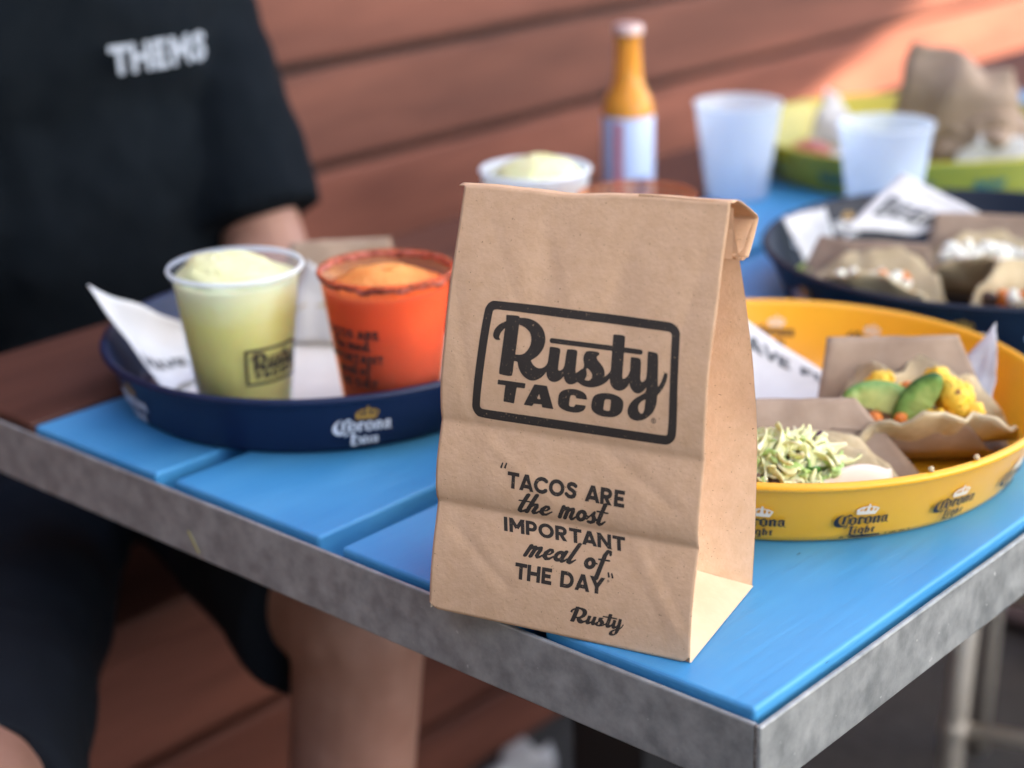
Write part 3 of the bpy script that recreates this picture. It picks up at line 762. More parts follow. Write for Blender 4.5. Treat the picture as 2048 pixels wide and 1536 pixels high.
# rolled-over top hanging down behind
def flap_sec(k, s):
    """cross-section of the folded top: ridge, back lip, down, turned under"""
    pts = [(0.0, 0.0), (0.005, 0.0004), (0.012, -0.0022), (0.022, -0.0072), (0.0360, -0.0148), (0.0390, -0.0175), (0.0340, -0.0240), (0.0275, -0.0310), (0.0240, -0.0345)]
    return pts
secs = flap_sec(0, 0)
def flap(a, b):
    s = 0.003 + (0.1555 - 0.003) * a
    i = b * (len(secs) - 1); j = min(len(secs) - 2, int(i)); f = i - j
    y = secs[j][0] * (1 - f) + secs[j + 1][0] * f; z = secs[j][1] * (1 - f) + secs[j + 1][1] * f
    wob = 1 - 0.35 * math.exp(-((a - .42) / .16) ** 2)
    p = ridge(s) + BN * (y + 0.0003) + V3((0, 0, z * (wob if z > 0 else 1)))
    p += BN * (0.0006 * nz(a * 9, b * 3, 8.1))
    return bl(p)
vs, fs = grid(60, 28, flap)
o = obj('top_fold', vs, fs, M_kraft, bag, smooth=True); solidify(o, 0.0004, -1)
def flap2(a, b):
    s = 0.006 + (0.1545 - 0.006) * a
    P = [(0.0240, -0.0342), (0.0205, -0.0352), (0.0065, -0.0300), (0.0055, -0.0285), (0.0185, -0.0290), (0.0265, -0.0215), (0.0345, -0.0172)]
    i = b * (len(P) - 1); j = min(len(P) - 2, int(i)); f = i - j
    y = P[j][0] * (1 - f) + P[j + 1][0] * f; z = P[j][1] * (1 - f) + P[j + 1][1] * f
    return bl(ridge(s) + BN * y + V3((0, 0, z)) + BN * (0.0004 * nz(a * 12, b * 3, 2.1)))
vs, fs = grid(50, 16, flap2)
o = obj('top_fold', vs, fs, M_kraft, bag, smooth=True)
vs, fs = grid(40, 10, lambda a, b: bl(ridge(.006 + .148 * a) + BN * (0.0035 + .0015 * math.sin(a * 7)) + V3((0, 0, -.004 - .026 * b))))
o = obj('top_fold', vs, fs, M_kraft, bag, smooth=True)

# --- the print on the front panel (coordinates in units of 0.1 mm on the panel)
def on_panel(pts2):
    return [bl(bagP(x * 1e-4, y * 1e-4, 0.00045)) for x, y in pts2]
def put_print(name, field, fn=None):
    vs, fs = field.mesh()
    if fn: vs = [fn(x, y) for x, y in vs]
    return obj(name, on_panel(vs), fs, M_ink, front_panel)
f = Field(200, 1400, 1100, 1770, 4.0)
f.poly(GLYPH['fo'], [GLYPH['fi']]); put_print('logo_frame', f)
def rusty(f, mp=lambda p: p, bar=True):
    G = {k: [mp(q) for q in v] for k, v in GLYPH.items()}
    f.poly(G['R1'], it=1); f.poly(G['R2']); f.poly(G['R3']); f.poly(G['u']); f.poly(G['s'], [G['sh']]); f.poly(G['t']); f.poly(G['y'], [G['yh']])
    sc = math.hypot(G['bar'][1][0] - G['bar'][0][0], G['bar'][1][1] - G['bar'][0][1]) / math.hypot(GLYPH['bar'][1][0] - GLYPH['bar'][0][0], GLYPH['bar'][1][1] - GLYPH['bar'][0][1])
    b0, b1 = np.array(G['bar'][0], float), np.array(G['bar'][1], float)
    if not bar: b0 = b0 + (b1 - b0) * .52
    f.stroke([b0, b1], 26 * sc)
f = Field(250, 1350, 1130, 1720, 3.2)
rusty(f); put_print('logo_script', f)
f = Field(330, 1150, 1130, 1420, 3.2)
f.poly(GLYPH['T'], it=0); f.poly(GLYPH['A'], [GLYPH['Ah']], it=0); f.poly(GLYPH['C']); f.poly(GLYPH['O'], [GLYPH['Oh']])
put_print('logo_capitals', f)
cx, cy = GLYPH['reg'][0]
f = Field(cx - 20, cx + 20, cy - 20, cy + 20, 1.0)
f.stroke(arcpts(cx, cy, 11, 12.5, 0, 360, 24), 2.8); f.stroke([(cx - 3, cy - 6), (cx - 3, cy + 6), (cx + 2.5, cy + 6), (cx + 3.5, cy + 3), (cx + 2, cy), (cx - 3, cy)], 2.2); f.stroke([(cx, cy), (cx + 4, cy - 6)], 2.2)
put_print('registered_mark', f)
def place_line(name, fld, wid, key, slant=None, hgt=1.0):
    o_, e_, t_ = [np.array(q, float) for q in LINE[key]]
    vs, fs = fld.mesh()
    ey = (t_ - o_) / hgt; sh_ = ey[0] / (e_ - o_)[0]
    u = [x for x, y in vs]
    if slant is None:
        x0, x1 = min(u), max(u); ex = (e_ - o_) / (x1 - x0)
    else:                                   # fit the slanted outline between the two ends
        k = (e_ - o_)[0]
        lo = lambda c: min(c * x + sh_ * k * y for x, y in vs); hi = lambda c: max(c * x + sh_ * k * y for x, y in vs)
        a_, b_ = 1.0, 400.0
        for _ in range(40):
            c_ = (a_ + b_) / 2
            if hi(c_) - lo(c_) > k: b_ = c_
            else: a_ = c_
        ex = np.array([c_, c_ * (e_ - o_)[1] / k]); x0 = (lo(c_)) / c_
    vs = [tuple(o_ + ex * (x - x0) + ey * y) for x, y in vs]
    obj(name, on_panel(vs), fs, M_ink, front_panel)
for key, word in (('tacos', 'TACOS ARE'), ('important', 'IMPORTANT'), ('theday', 'THE DAY')):
    fl, w_ = caps_text(word, 0.09); place_line('quote_capitals', fl, w_, key)
for key, word, hh in (('the', 'the', 1.80), ('most', 'most', 1.0), ('meal', 'meal', 1.0), ('of', 'of', 1.0)):
    fl, w_ = script_text(word); place_line('quote_script', fl, w_, key, slant=1, hgt=hh)
f = Field(395, 460, 850, 910, 1.5)
q = LINE['oq']; f.stroke([q[0], q[1]], [12, 8], True); f.stroke([q[2], q[3]], [12, 8], True); put_print('quote_mark', f)
f = Field(1040, 1100, 340, 415, 1.5)
q = LINE['cq']; f.stroke([q[0], q[1]], [8, 11], True); f.stroke([q[2], q[3]], [8, 11], True)
dcx, dcy = LINE['dot'][0]; f.stroke(arcpts(dcx, dcy, 4.5, 5, 0, 360, 16), 2.6); put_print('quote_mark', f)
A0 = np.array([LINE['rl'][0], LINE['rl'][2], LINE['rl'][1]], float); B0 = np.array(LINE['rs'], float)
Ma = np.linalg.solve(np.c_[A0, np.ones(3)], B0)
f = Field(820, 1190, 10, 210, 2.2)
rusty(f, lambda p: tuple(np.array([p[0], p[1], 1.0]) @ Ma), bar=False); put_print('signature', f)

# ------------------------------------------------------------------ round serving trays
TR, TB, TH = 0.1865, 0.1640, 0.0465
def wall_r(z): return TB + 0.0035 + (0.1815 - TB - 0.0035) * (z / 0.040)
def corona(second):
    """two-line blackletter wordmark; units mm, origin bottom left"""
    Z = 11.378; sk = 0.128; S = 0.0272
    def T(p): return ((p[0] - 285) * S, (905 - (p[1] + sk * (p[0] - 710))) * S * 1.08 + 6.0)
    f = Field(-2, 40, -2.5, 20, 0.14)
    def st(pts, w, butt=False): f.stroke([T(p) for p in pts], (np.array(w) * S), butt)
    f.poly([T(p) for p in [(510, 570), (430, 595), (340, 665), (290, 750), (285, 820), (320, 880), (400, 905), (480, 895), (590, 850), (600, 830), (520, 850), (450, 840), (400, 800), (385, 740), (400, 670), (450, 610)]])
    st([(525, 620), (497, 825)], 62, True); st([(618, 600), (592, 890)], 20); st([(550, 625), (630, 578), (690, 605)], [30, 46, 24]); st([(540, 912), (594, 872)], 28)
    def o(x, y):
        st([(x, y - 65), (x - 2, y + 50)], 58, True); st([(x + 118, y - 75), (x + 115, y + 40)], 54, True)
        st([(x - 12, y - 60), (x + 75, y - 100), (x + 138, y - 70)], [20, 40, 24]); st([(x - 25, y + 48), (x + 58, y + 76), (x + 118, y + 44)], [24, 38, 20])
    o(656, 735)
    st([(862, 625), (862, 770)], 58, True); st([(840, 640), (885, 612)], 26); st([(835, 765), (862, 792), (895, 770)], 26); st([(890, 650), (920, 625), (972, 640)], [24, 44, 30])
    o(1006, 695)
    st([(1215, 600), (1206, 730)], 58, True); st([(1314, 590), (1300, 715)], 54, True); st([(1190, 605), (1225, 590)], 24); st([(1215, 625), (1285, 580), (1330, 600)], [20, 40, 30]); st([(1180, 725), (1206, 752), (1235, 735)], 24); st([(1280, 710), (1302, 738), (1335, 715)], 24)
    st([(1494, 565), (1490, 700)], 54, True); st([(1402, 640), (1402, 695)], 54, True); st([(1385, 610), (1430, 570), (1510, 560)], [30, 40, 30]); st([(1402, 615), (1490, 640)], 16); st([(1385, 700), (1420, 722), (1490, 695), (1530, 715)], [26, 32, 22, 20])
    if second == 'Light':
        st([(712, 870), (694, 1060)], 56, True); st([(650, 885), (700, 858), (770, 870)], [18, 34, 20]); st([(618, 1105), (690, 1072), (790, 1080), (855, 1055)], [10, 34, 34, 14])
        st([(812, 915), (802, 1010)], 46, True); st([(805, 880), (825, 862)], 32); st([(785, 1005), (800, 1028), (825, 1010)], 22)
        st([(900, 925), (896, 990)], 46, True); st([(986, 905), (976, 1045)], 46, True); st([(885, 930), (940, 895), (1000, 905)], [20, 32, 28]); st([(890, 995), (930, 1015), (976, 985)], 22); st([(880, 1066), (940, 1075), (1000, 1045)], [16, 26, 22])
        st([(1072, 835), (1056, 985)], 46, True); st([(1132, 895), (1116, 990)], 46, True); st([(1072, 910), (1110, 880), (1140, 900)], 26); st([(1050, 850), (1090, 825)], 22); st([(1035, 985), (1056, 1005), (1080, 985)], 22)
        st([(1226, 850), (1214, 960)], 46, True); st([(1190, 893), (1262, 872)], 22); st([(1200, 955), (1216, 978), (1245, 955)], 22)
    else:
        st([(725, 870), (700, 1050)], 70, True); st([(650, 885), (720, 862), (800, 880)], [20, 40, 22]); st([(670, 1068), (740, 1080), (830, 1050)], [24, 44, 18]); st([(720, 960), (800, 950)], 26)
        st([(850, 920), (930, 1030)], 46); st([(930, 915), (850, 1040)], 24)
        st([(985, 880), (978, 1010)], 46, True); st([(955, 930), (1025, 915)], 24); st([(965, 1005), (985, 1028), (1015, 1005)], 22)
        st([(1080, 905), (1072, 1010)], 46, True); st([(1085, 915), (1140, 905)], [24, 40]); st([(1055, 1005), (1075, 1025), (1100, 1010)], 22)
        st([(1240, 890), (1234, 985)], 46, True); st([(1170, 945), (1168, 990)], 46, True); st([(1160, 915), (1200, 885), (1250, 890)], 28); st([(1160, 1000), (1200, 1010), (1265, 985)], 22)
    st([(1548, 720), (1549, 721)], 18)
    c = Field(-2, 40, 10, 30, 0.16)
    def P(x, y): return T((x, y))
    c.poly([P(*p) for p in [(780, 560), (1195, 525), (1275, 375), (1170, 335), (1035, 335), (890, 362), (760, 440)]],
           [[P(*p) for p in h] for h in ([(835, 470), (830, 445), (905, 395), (885, 470)], [(905, 470), (935, 390), (1000, 365), (985, 460)], [(1060, 455), (1055, 360), (1125, 365), (1110, 450)], [(1150, 445), (1165, 375), (1225, 385), (1195, 440)])], it=0)
    c.stroke([P(1035, 300), P(1036, 330)], 1.3)
    return f.mesh(4), c.mesh(4)
COR = {k: corona(k) for k in ('Light', 'Extra')}

def tray_print(parent, name, mesh, th0, mat, inside=False, z_off=0.0055, sc=1.0, xc=16.5):
    vs, fs = mesh
    out = []
    for x, y in vs:
        z = z_off + y * 1e-3 * sc
        r = wall_r(z) + 0.0006 if not inside else 0.1638 + (0.1782 - 0.1638) * (z - 0.0072) / 0.0326 - 0.0006
        a = R(th0) + (1 if not inside else -1) * (x - xc) * 1e-3 * sc / 0.175
        out.append((r * math.cos(a), r * math.sin(a), z))
    return obj(name, out, fs, mat, parent)

TRAY_PROFILE = [(0, 0.0022), (0.154, 0.0022), (0.1602, 0.0034), (0.1638, 0.0072), (0.1782, 0.0398), (0.1795, 0.0425)]
RIM_PROFILE = [(0.1795, 0.0425), (0.1806, 0.0447), (0.1830, 0.0462), (0.1855, 0.0456), (0.1868, 0.0436), (0.1860, 0.0414), (0.1836, 0.0404), (0.1816, 0.0398)]
OUT_PROFILE = [(0.1816, 0.0398), (0.1675, 0.0060), (0.1650, 0.0018), (0.1610, 0.0), (0, 0.0)]
tray_mesh = None
def make_tray(loc, label, mat, second, outs, ins, cmat, lmat, sc=1.0, group='round beer trays', psc=1.0):
    t = thing('serving_tray', label, 'tray', loc, 0, group)
    vs, fs = lathe(TRAY_PROFILE + OUT_PROFILE[0:0], 120)
    # inner pan + outer wall in one body
    v1, f1 = lathe(TRAY_PROFILE, 120); v2, f2 = lathe(OUT_PROFILE, 120)
    k = len(v1)
    obj('pan', v1 + v2, f1 + [tuple(i + k for i in q) for q in f2], mat, t, smooth=True)
    v3, f3 = lathe(RIM_PROFILE, 120); obj('rim', v3, f3, mat, t, smooth=True)
    if second:
        txt, crn = COR[second]
        for th in outs:
            tray_print(t, 'crown_print', crn, th, cmat, sc=psc); tray_print(t, 'wordmark_print', txt, th, lmat, sc=psc)
        for th in ins:
            tray_print(t, 'crown_print', crn, th, cmat, True, .0125); tray_print(t, 'wordmark_print', txt, th, lmat, True, .0125)
    t.scale = (sc, sc, 1)
    return t
CY = (-0.190, 0.3000, TZ); CB = (-0.5195, 0.1930, TZ); CN = (-0.238, 0.690, TZ); CG = (-0.520, 1.075, TZ)
ytray = make_tray(CY, 'yellow round tray with dark lettering holding two open tacos beside the bag', M_yellow, 'Light', (-60, -39, -17, 4), (124, 99, 76), M_logo_cream, M_logo_dark, psc=1.02, sc=0.9635)
# dark maker's line scuffed along the foot of the yellow tray
mk = Field(-30, 30, -3, 3, 0.2)
for a, b, w in ((-21, -18.5, 1.1), (-15, 5, 1.7), (-12, 0, 2.0), (9, 10, 1.0), (12, 17, .8), (19, 23, .7), (26, 26.5, .9)):
    mk.stroke([(a, -.2), ((a + b) / 2, .15), (b, 0)], [w * .6, w, w * .7])
tray_print(ytray, 'foot_print', mk.mesh(4), -36, M_logo_dark, z_off=0.0052, xc=0)
btray = make_tray(CB, 'navy blue round tray with white lettering holding the two drinks', M_navy, 'Extra', (-33, -104, 25), (60, 120), M_logo_gold, M_logo_white, psc=1.36, sc=0.867)
ntray = make_tray(CN, 'dark navy round tray of tacos behind the yellow tray', M_navy2, 'Extra', (-116, -92, -69, -46), (-173, 163, 140, 60, 85), M_logo_gold, M_logo_white, psc=1.2)
gtray = make_tray(CG, 'yellow green round tray at the far end under a crumpled brown wrapper', M_green, None, (), (), None, None)
for th in (-118, -88, -60, -35):
    fl, w_ = caps_text('BEER', .08)
    vs, fs = fl.mesh(6)
    tray_print(gtray, 'wordmark_print', ([(x * 11, y * 11) for x, y in vs], fs), th, M_logo_teal, z_off=0.014, xc=w_ * 5.5)

# ------------------------------------------------------------------ cups
def cup_profile(rt, rb, h, th=0.0012):
    return [(0, 0.003), (rb - th, 0.003), (rb - th + (rt - rb) * .5, h * .5), (rt - th, h - .001), (rt - th * .4, h + .0012), (rt + .0014, h + .0008), (rt + .0018, h - .0008), (rt + .0010, h - .0022), (rt, h - .0028), (rb + (rt - rb) * .5, h * .5), (rb, 0.001), (rb - .003, 0), (0, 0.0005)]
CUP_H, CUP_T, CUP_B = 0.112, 0.0455, 0.0315
def cup_r(z): return CUP_B + (CUP_T - CUP_B) * z / CUP_H
def cup_print(parent, name, vs, fs, th0, z0, sc, mat):
    out = []
    for x, y in vs:
        z = z0 + y * sc; r = cup_r(z) + 0.0004
        a = th0 + x * sc / r
        out.append((r * math.cos(a), r * math.sin(a), z))
    return obj(name, out, fs, mat, parent)
def make_drink(loc, label, shell, liquid, foam, heap=(0.0, 0.0, 0.020), group=None, fill=0.104, heap_r=0.9, rz=0):
    t = thing('drink_cup', label, 'drink', loc, rz, group)
    vs, fs = lathe(cup_profile(CUP_T, CUP_B, CUP_H), 56); obj('cup', vs, fs, shell, t, smooth=True)
    vs, fs = lathe([(CUP_T + .0004, CUP_H - .0020), (CUP_T + .0013, CUP_H - .0018), (CUP_T + .0021, CUP_H - .0004), (CUP_T + .0012, CUP_H + .0013), (CUP_T - .0004, CUP_H + .0014)], 56); obj('rim', vs, fs, M_frost if shell is not M_frost_amber else M_frost_amber, t, smooth=True)
    rr = lambda z: cup_r(z) - 0.0016
    vs, fs = lathe([(0, 0.0036), (rr(.0036), 0.0036), (rr(.05), .05), (rr(fill), fill), (rr(fill) - .004, fill + .001), (0, fill + .001)], 56)
    obj('liquid', vs, fs, liquid, t, smooth=True)
    # frozen heap
    n1, n2 = 40, 18; vs = []; fs = []
    R0 = rr(fill) * heap_r
    for j in range(n2 + 1):
        ph = j / n2
        for i in range(n1):
            a = 2 * math.pi * i / n1
            r = R0 * math.sin(ph * math.pi / 2)
            z = math.cos(ph * math.pi / 2) ** 1.25
            k = 1 + .14 * nz(math.cos(a) * 1.8 + 3, math.sin(a) * 1.8, z * 2 + loc[0] * 30) + .07 * nz(math.cos(a) * 5, math.sin(a) * 5, z * 7 + loc[0] * 30)
            sx = heap[0] * z; sy = heap[1] * z
            vs.append((r * math.cos(a) * k + sx, r * math.sin(a) * k + sy, fill - .002 + heap[2] * z * (1 + .12 * nz(r * 90, a, loc[1] * 9))))
    for j in range(n2):
        for i in range(n1):
            i2 = (i + 1) % n1
            fs.append((j * n1 + i, j * n1 + i2, (j + 1) * n1 + i2, (j + 1) * n1 + i))
    obj('slush', vs, fs, foam, t, smooth=True)
    return t
TF = TZ + 0.0025
camdir = lambda x, y: math.atan2(-0.6244 - y, 0.409 - x)
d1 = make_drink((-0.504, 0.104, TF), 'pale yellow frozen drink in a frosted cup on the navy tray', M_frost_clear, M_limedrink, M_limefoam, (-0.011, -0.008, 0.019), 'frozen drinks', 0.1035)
fr = Field(-2, 44, -2, 30, .25)
fr.poly([(1, 0), (41, 0), (42, 1), (42, 25), (41, 26), (1, 26), (0, 25), (0, 1)], [[(2, 2), (40, 2), (40, 24), (2, 24)]], it=1)
def lg(p): return ((p[0] - 222) / 1161 * 42, (p[1] - 1120) / 640 * 26)
Gc = {k: [lg(q) for q in v] for k, v in GLYPH.items()}
fr.poly(Gc['R1'], it=1); fr.poly(Gc['R2']); fr.poly(Gc['R3']); fr.poly(Gc['u']); fr.poly(Gc['s'], [Gc['sh']]); fr.poly(Gc['t']); fr.poly(Gc['y'], [Gc['yh']])
fr.stroke([Gc['bar'][0], Gc['bar'][1]], 1.0)
fr.poly(Gc['T'], it=0); fr.poly(Gc['A'], [Gc['Ah']], it=0); fr.poly(Gc['C']); fr.poly(Gc['O'], [Gc['Oh']])
vs, fs = fr.mesh(3)
cup_print(d1, 'logo_print', vs, fs, camdir(-.504, .104) + R(2), 0.036, 0.00105, M_ink)
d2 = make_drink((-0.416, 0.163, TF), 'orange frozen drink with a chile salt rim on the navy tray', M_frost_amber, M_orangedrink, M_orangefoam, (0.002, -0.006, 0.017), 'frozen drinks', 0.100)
# chile salt crust round the rim
vs = []; fs = []
n1 = 90
for i in range(n1):
    a = 2 * math.pi * i / n1
    for k in range(8):
        b = 2 * math.pi * k / 8
        rr_ = 0.0015 * (1 + .8 * nz(i * .9, k * .9, 2.0))
        zz = CUP_H - .0018 + rr_ * 1.6 * math.sin(b) - .004 * max(0, nz(i * .25, 1.1))
        r_ = cup_r(zz) + rr_ * math.cos(b)
        vs.append((r_ * math.cos(a), r_ * math.sin(a), zz))
for i in range(n1):
    for k in range(8):
        fs.append((i * 8 + k, ((i + 1) % n1) * 8 + k, ((i + 1) % n1) * 8 + (k + 1) % 8, i * 8 + (k + 1) % 8))
obj('salt_rim', vs, fs, M_salt, d2, smooth=True)
for k, (word, z0, sz, kind) in enumerate((('TACOS ARE', .074, 6.2, 0), ('the most', .0655, 4.6, 1), ('IMPORTANT', .056, 6.2, 0), ('meal of', .0475, 4.6, 1), ('THE DAY', .038, 6.2, 0))):
    fl, w_ = caps_text(word, .09) if kind == 0 else script_text(word)
    vs, fs = fl.mesh(4)
    cup_print(d2, 'quote_print', [((x - w_ / 2) * sz, y * sz) for x, y in vs], fs, camdir(-.412, .160) - R(42), z0, .001, M_ink)
fs_ = Field(0, 40, 0, 26, .3)
for k in ('R1', 'R2', 'R3', 'u', 't'): fs_.poly(Gc[k])
fs_.poly(Gc['s'], [Gc['sh']]); fs_.poly(Gc['y'], [Gc['yh']])
vs, fs = fs_.mesh(3)
cup_print(d2, 'quote_print', [(x - 18, y) for x, y in vs], fs, camdir(-.412, .160) - R(22), .016, .00055, M_ink)
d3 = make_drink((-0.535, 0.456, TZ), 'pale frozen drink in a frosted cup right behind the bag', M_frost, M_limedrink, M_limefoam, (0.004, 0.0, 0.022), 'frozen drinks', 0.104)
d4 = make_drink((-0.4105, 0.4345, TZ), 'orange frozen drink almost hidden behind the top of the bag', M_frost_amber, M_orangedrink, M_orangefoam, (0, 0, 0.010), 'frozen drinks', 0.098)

def empty_cup(loc, label, rt, rb, h):
    vs, fs = lathe(cup_profile(rt, rb, h), 56)
    o = obj('plastic_cup', vs, fs, M_frost_empty, None, True, loc=loc)
    return tag(o, label, 'cup', 'empty frosted cups')
empty_cup((-0.5985, 0.847, TZ), 'empty frosted plastic cup standing by the amber bottle', 0.0440, 0.0310, 0.0985)
empty_cup((-0.424, 0.842, TZ), 'empty frosted plastic cup standing between the navy and green trays', 0.0452, 0.0320, 0.0985)

# ------------------------------------------------------------------ bottle
bt = thing('bottle', 'amber glass bottle with a pale blue and red label behind the bag', 'bottle', (-0.662, 0.745, TZ))
vs, fs = lathe([(0, 0), (.0235, 0), (.0258, .003), (.0258, .098), (.0250, .106), (.0215, .116), (.0165, .124), (.0142, .134), (.0128, .160), (.0126, .174), (.0142, .176), (.0142, .181), (.0120, .182), (0, .182)], 40)
obj('glass', vs, fs, M_amber, bt, True)
vs, fs = lathe([(.0262, .012), (.0263, .0125), (.0263, .0955), (.0262, .096)], 40); lab = obj('label', vs, fs, M_label, bt, True)
ca = camdir(-.662, .745)
def band(a0, a1, z0, z1, mat, name):
    vs, fs = grid(12, 2, lambda a, b: (.0266 * math.cos(a0 + (a1 - a0) * a), .0266 * math.sin(a0 + (a1 - a0) * a), z0 + (z1 - z0) * b))
    obj(name, vs, fs, mat, lab)
band(ca - R(32), ca - R(12), .016, .092, M_red, 'label_stripe')
band(ca + R(12), ca + R(52), .016, .036, M_bluep, 'label_patch')
vs, fs = lathe([(.0146, .1765), (.0152, .178), (.0148, .1845), (.0120, .1862), (0, .1864)], 30); obj('cap', vs, fs, M_cap, bt, True)

# ------------------------------------------------------------------ food papers and tacos
CR = R(41.6)          # taco long axis, roughly across the view
TFL = TZ + 0.0028     # tray floor
def boat(loc, rz, L, prof, label, mat=M_kraft2, skew=0.0, endcut=0.0, rcut=0.0, fcut=0.0, group='kraft food papers', seed=1.0):
    """a sheet folded into an open trough; prof = (y, z) across from front edge to rear edge"""
    def fn(a, b):
        i = b * (len(prof) - 1); j = min(len(prof) - 2, int(i)); f = i - j
        f = f * f * (3 - 2 * f) * .3 + f * .7
        y = prof[j][0] * (1 - f) + prof[j + 1][0] * f; z = prof[j][1] * (1 - f) + prof[j + 1][1] * f
        x = (a - .5) * L
        up = z / max(q[1] for q in prof)
        x += skew * up * (1 if b > .5 else -1) - endcut * up * (a - .5) * 2 - rcut * up * max(0, a - .55) * 2 * (b > .5) - fcut * max(0, 1 - 2.2 * b) * max(0, a - .4) * 1.7
        w = (.0036 * nz(x * 22, b * 4, seed * 3.1) + .0012 * nz(x * 70, b * 12, seed)) * (0.3 + up)
        return (x, y + w, max(0.0004, z + .0015 * nz(x * 30, b * 6, seed) * up))
    vs, fs = grid(24, 32, fn)
    o = obj('food_paper', vs, fs, mat, None, True, loc=loc, rot=(0, 0, rz))
    solidify(o, 0.0004)
    return tag(o, label, 'paper', group)

def tortilla(parent, Rr, rho, loc=(0, 0, 0), rot=(0, 0, 0), seed=1.0, open_=0.0, ripple=.006):
    vs = []; fs = []
    nr, na = 14, 56
    for j in range(nr + 1):
        for i in range(na):
            a = 2 * math.pi * i / na; r = Rr * j / nr * (1 + .03 * nz(math.cos(a) * 2, math.sin(a) * 2, seed))
            x = r * math.cos(a); t = r * math.sin(a)
            lim = rho * R(72 - open_)
            s = 1 if t > 0 else -1; tt = abs(t)
            if tt < lim: y = rho * math.sin(tt / rho); z = rho * (1 - math.cos(tt / rho))
            else:
                ph = lim / rho; y = rho * math.sin(ph) + (tt - lim) * math.cos(ph); z = rho * (1 - math.cos(ph)) + (tt - lim) * math.sin(ph)
            k = (j / nr) ** 3
            y = s * y + ripple * k * nz(math.cos(a) * 3.2, math.sin(a) * 3.2, seed * 7)
            z = z + ripple * .8 * k * nz(math.cos(a) * 4.1, math.sin(a) * 4.1, seed * 11)
            vs.append((x, y, z))
    for j in range(nr):
        for i in range(na):
            i2 = (i + 1) % na
            if j == 0: fs.append((i, (nr and (na + i2)), na + i)) if False else fs.append((j * na + i, j * na + i2, (j + 1) * na + i2, (j + 1) * na + i))
            else: fs.append((j * na + i, j * na + i2, (j + 1) * na + i2, (j + 1) * na + i))
    o = obj('tortilla', vs, fs, M_tort, parent, True, loc=loc, rot=rot)
    solidify(o, 0.0026, 0)
    return o

def lump_mesh(name, rad, sub, amp, mat, seed, parent=None, loc=(0, 0, 0), rot=(0, 0, 0), scale=(1, 1, 1), freq=70):
    bm = bmesh.new(); bmesh.ops.create_icosphere(bm, subdivisions=sub, radius=rad)
    for v in bm.verts:
        n = v.co.normalized()
        k = 1 + amp * noise.turbulence(V3(v.co) * freq + V3((seed, seed * 2, 0)), 3, False)
        v.co = n * rad * k
    o = obj_bm(name, bm, mat, parent, True, loc=loc, rot=rot); o.scale = scale
    return o

def floret(parent, loc, size, seed, rot=(0, 0, 0)):
    """a cauliflower floret: stalk plus bumpy curds in one mesh"""
    bm = bmesh.new()
    rn = random.Random(int(seed * 100))
    tube_bm((0, 0, -size * .9), (0, 0, 0), size * .30, size * .45, seg=10, bm=bm)
    bmesh.ops.create_icosphere(bm, subdivisions=2, radius=size * .62)
    for k in range(9):
        a = rn.uniform(0, 6.28); e = rn.uniform(-.1, 1.45)
        d = V3((math.cos(a) * math.cos(e), math.sin(a) * math.cos(e), math.sin(e))) * size * rn.uniform(.45, .70)
        b2 = bmesh.new(); rd = size * rn.uniform(.34, .58); bmesh.ops.create_icosphere(b2, subdivisions=3, radius=rd)
        for v in b2.verts:
            q = v.co + d
            v.co *= 1 + .55 * abs(nz(q.x * 210 + seed, q.y * 210, q.z * 210)) + .25 * abs(nz(q.x * 520, q.y * 520 + seed, q.z * 520)) - .12
        bmesh.ops.translate(b2, vec=d, verts=b2.verts)
        me = bpy.data.meshes.new('tmp'); b2.to_mesh(me); b2.free(); bm.from_mesh(me); bpy.data.meshes.remove(me)
    return obj_bm('cauliflower_floret', bm, M_cauli, parent, True, loc=loc, rot=rot)

def avo_mat():
    mt = bpy.data.materials.new('avocado_slice'); mt.use_nodes = True
    n = mt.node_tree.nodes; l = mt.node_tree.links; b = n['Principled BSDF']
    at = n.new('ShaderNodeAttribute'); at.attribute_name = 'flesh'
    tc = n.new('ShaderNodeTexCoord'); nn = n.new('ShaderNodeTexNoise'); nn.inputs['Scale'].default_value = 220; nn.inputs['Detail'].default_value = 5
    l.new(tc.outputs['Object'], nn.inputs['Vector'])
    ad = n.new('ShaderNodeMath'); ad.operation = 'MULTIPLY_ADD'; ad.inputs[1].default_value = .45; l.new(nn.outputs['Fac'], ad.inputs[0]); l.new(at.outputs['Fac'], ad.inputs[2])
    cr = n.new('ShaderNodeValToRGB'); e = cr.color_ramp.elements
    e[0].position = .2; e[0].color = (.045, .13, .03, 1); e[1].position = 1.1 if False else .98; e[1].color = (.50, .54, .17, 1)
    q = e.new(.55); q.color = (.20, .36, .08, 1)
    l.new(ad.outputs[0], cr.inputs['Fac']); l.new(cr.outputs['Color'], b.inputs['Base Color'])
    b.inputs['Roughness'].default_value = .28; b.inputs['Subsurface Weight'].default_value = .12; b.inputs['Subsurface Scale'].default_value = .003
    bp = n.new('ShaderNodeBump'); bp.inputs['Strength'].default_value = .5; bp.inputs['Distance'].default_value = .001
    l.new(nn.outputs['Fac'], bp.inputs['Height']); l.new(bp.outputs['Normal'], b.inputs['Normal'])
    return mt
M_AVO = avo_mat()
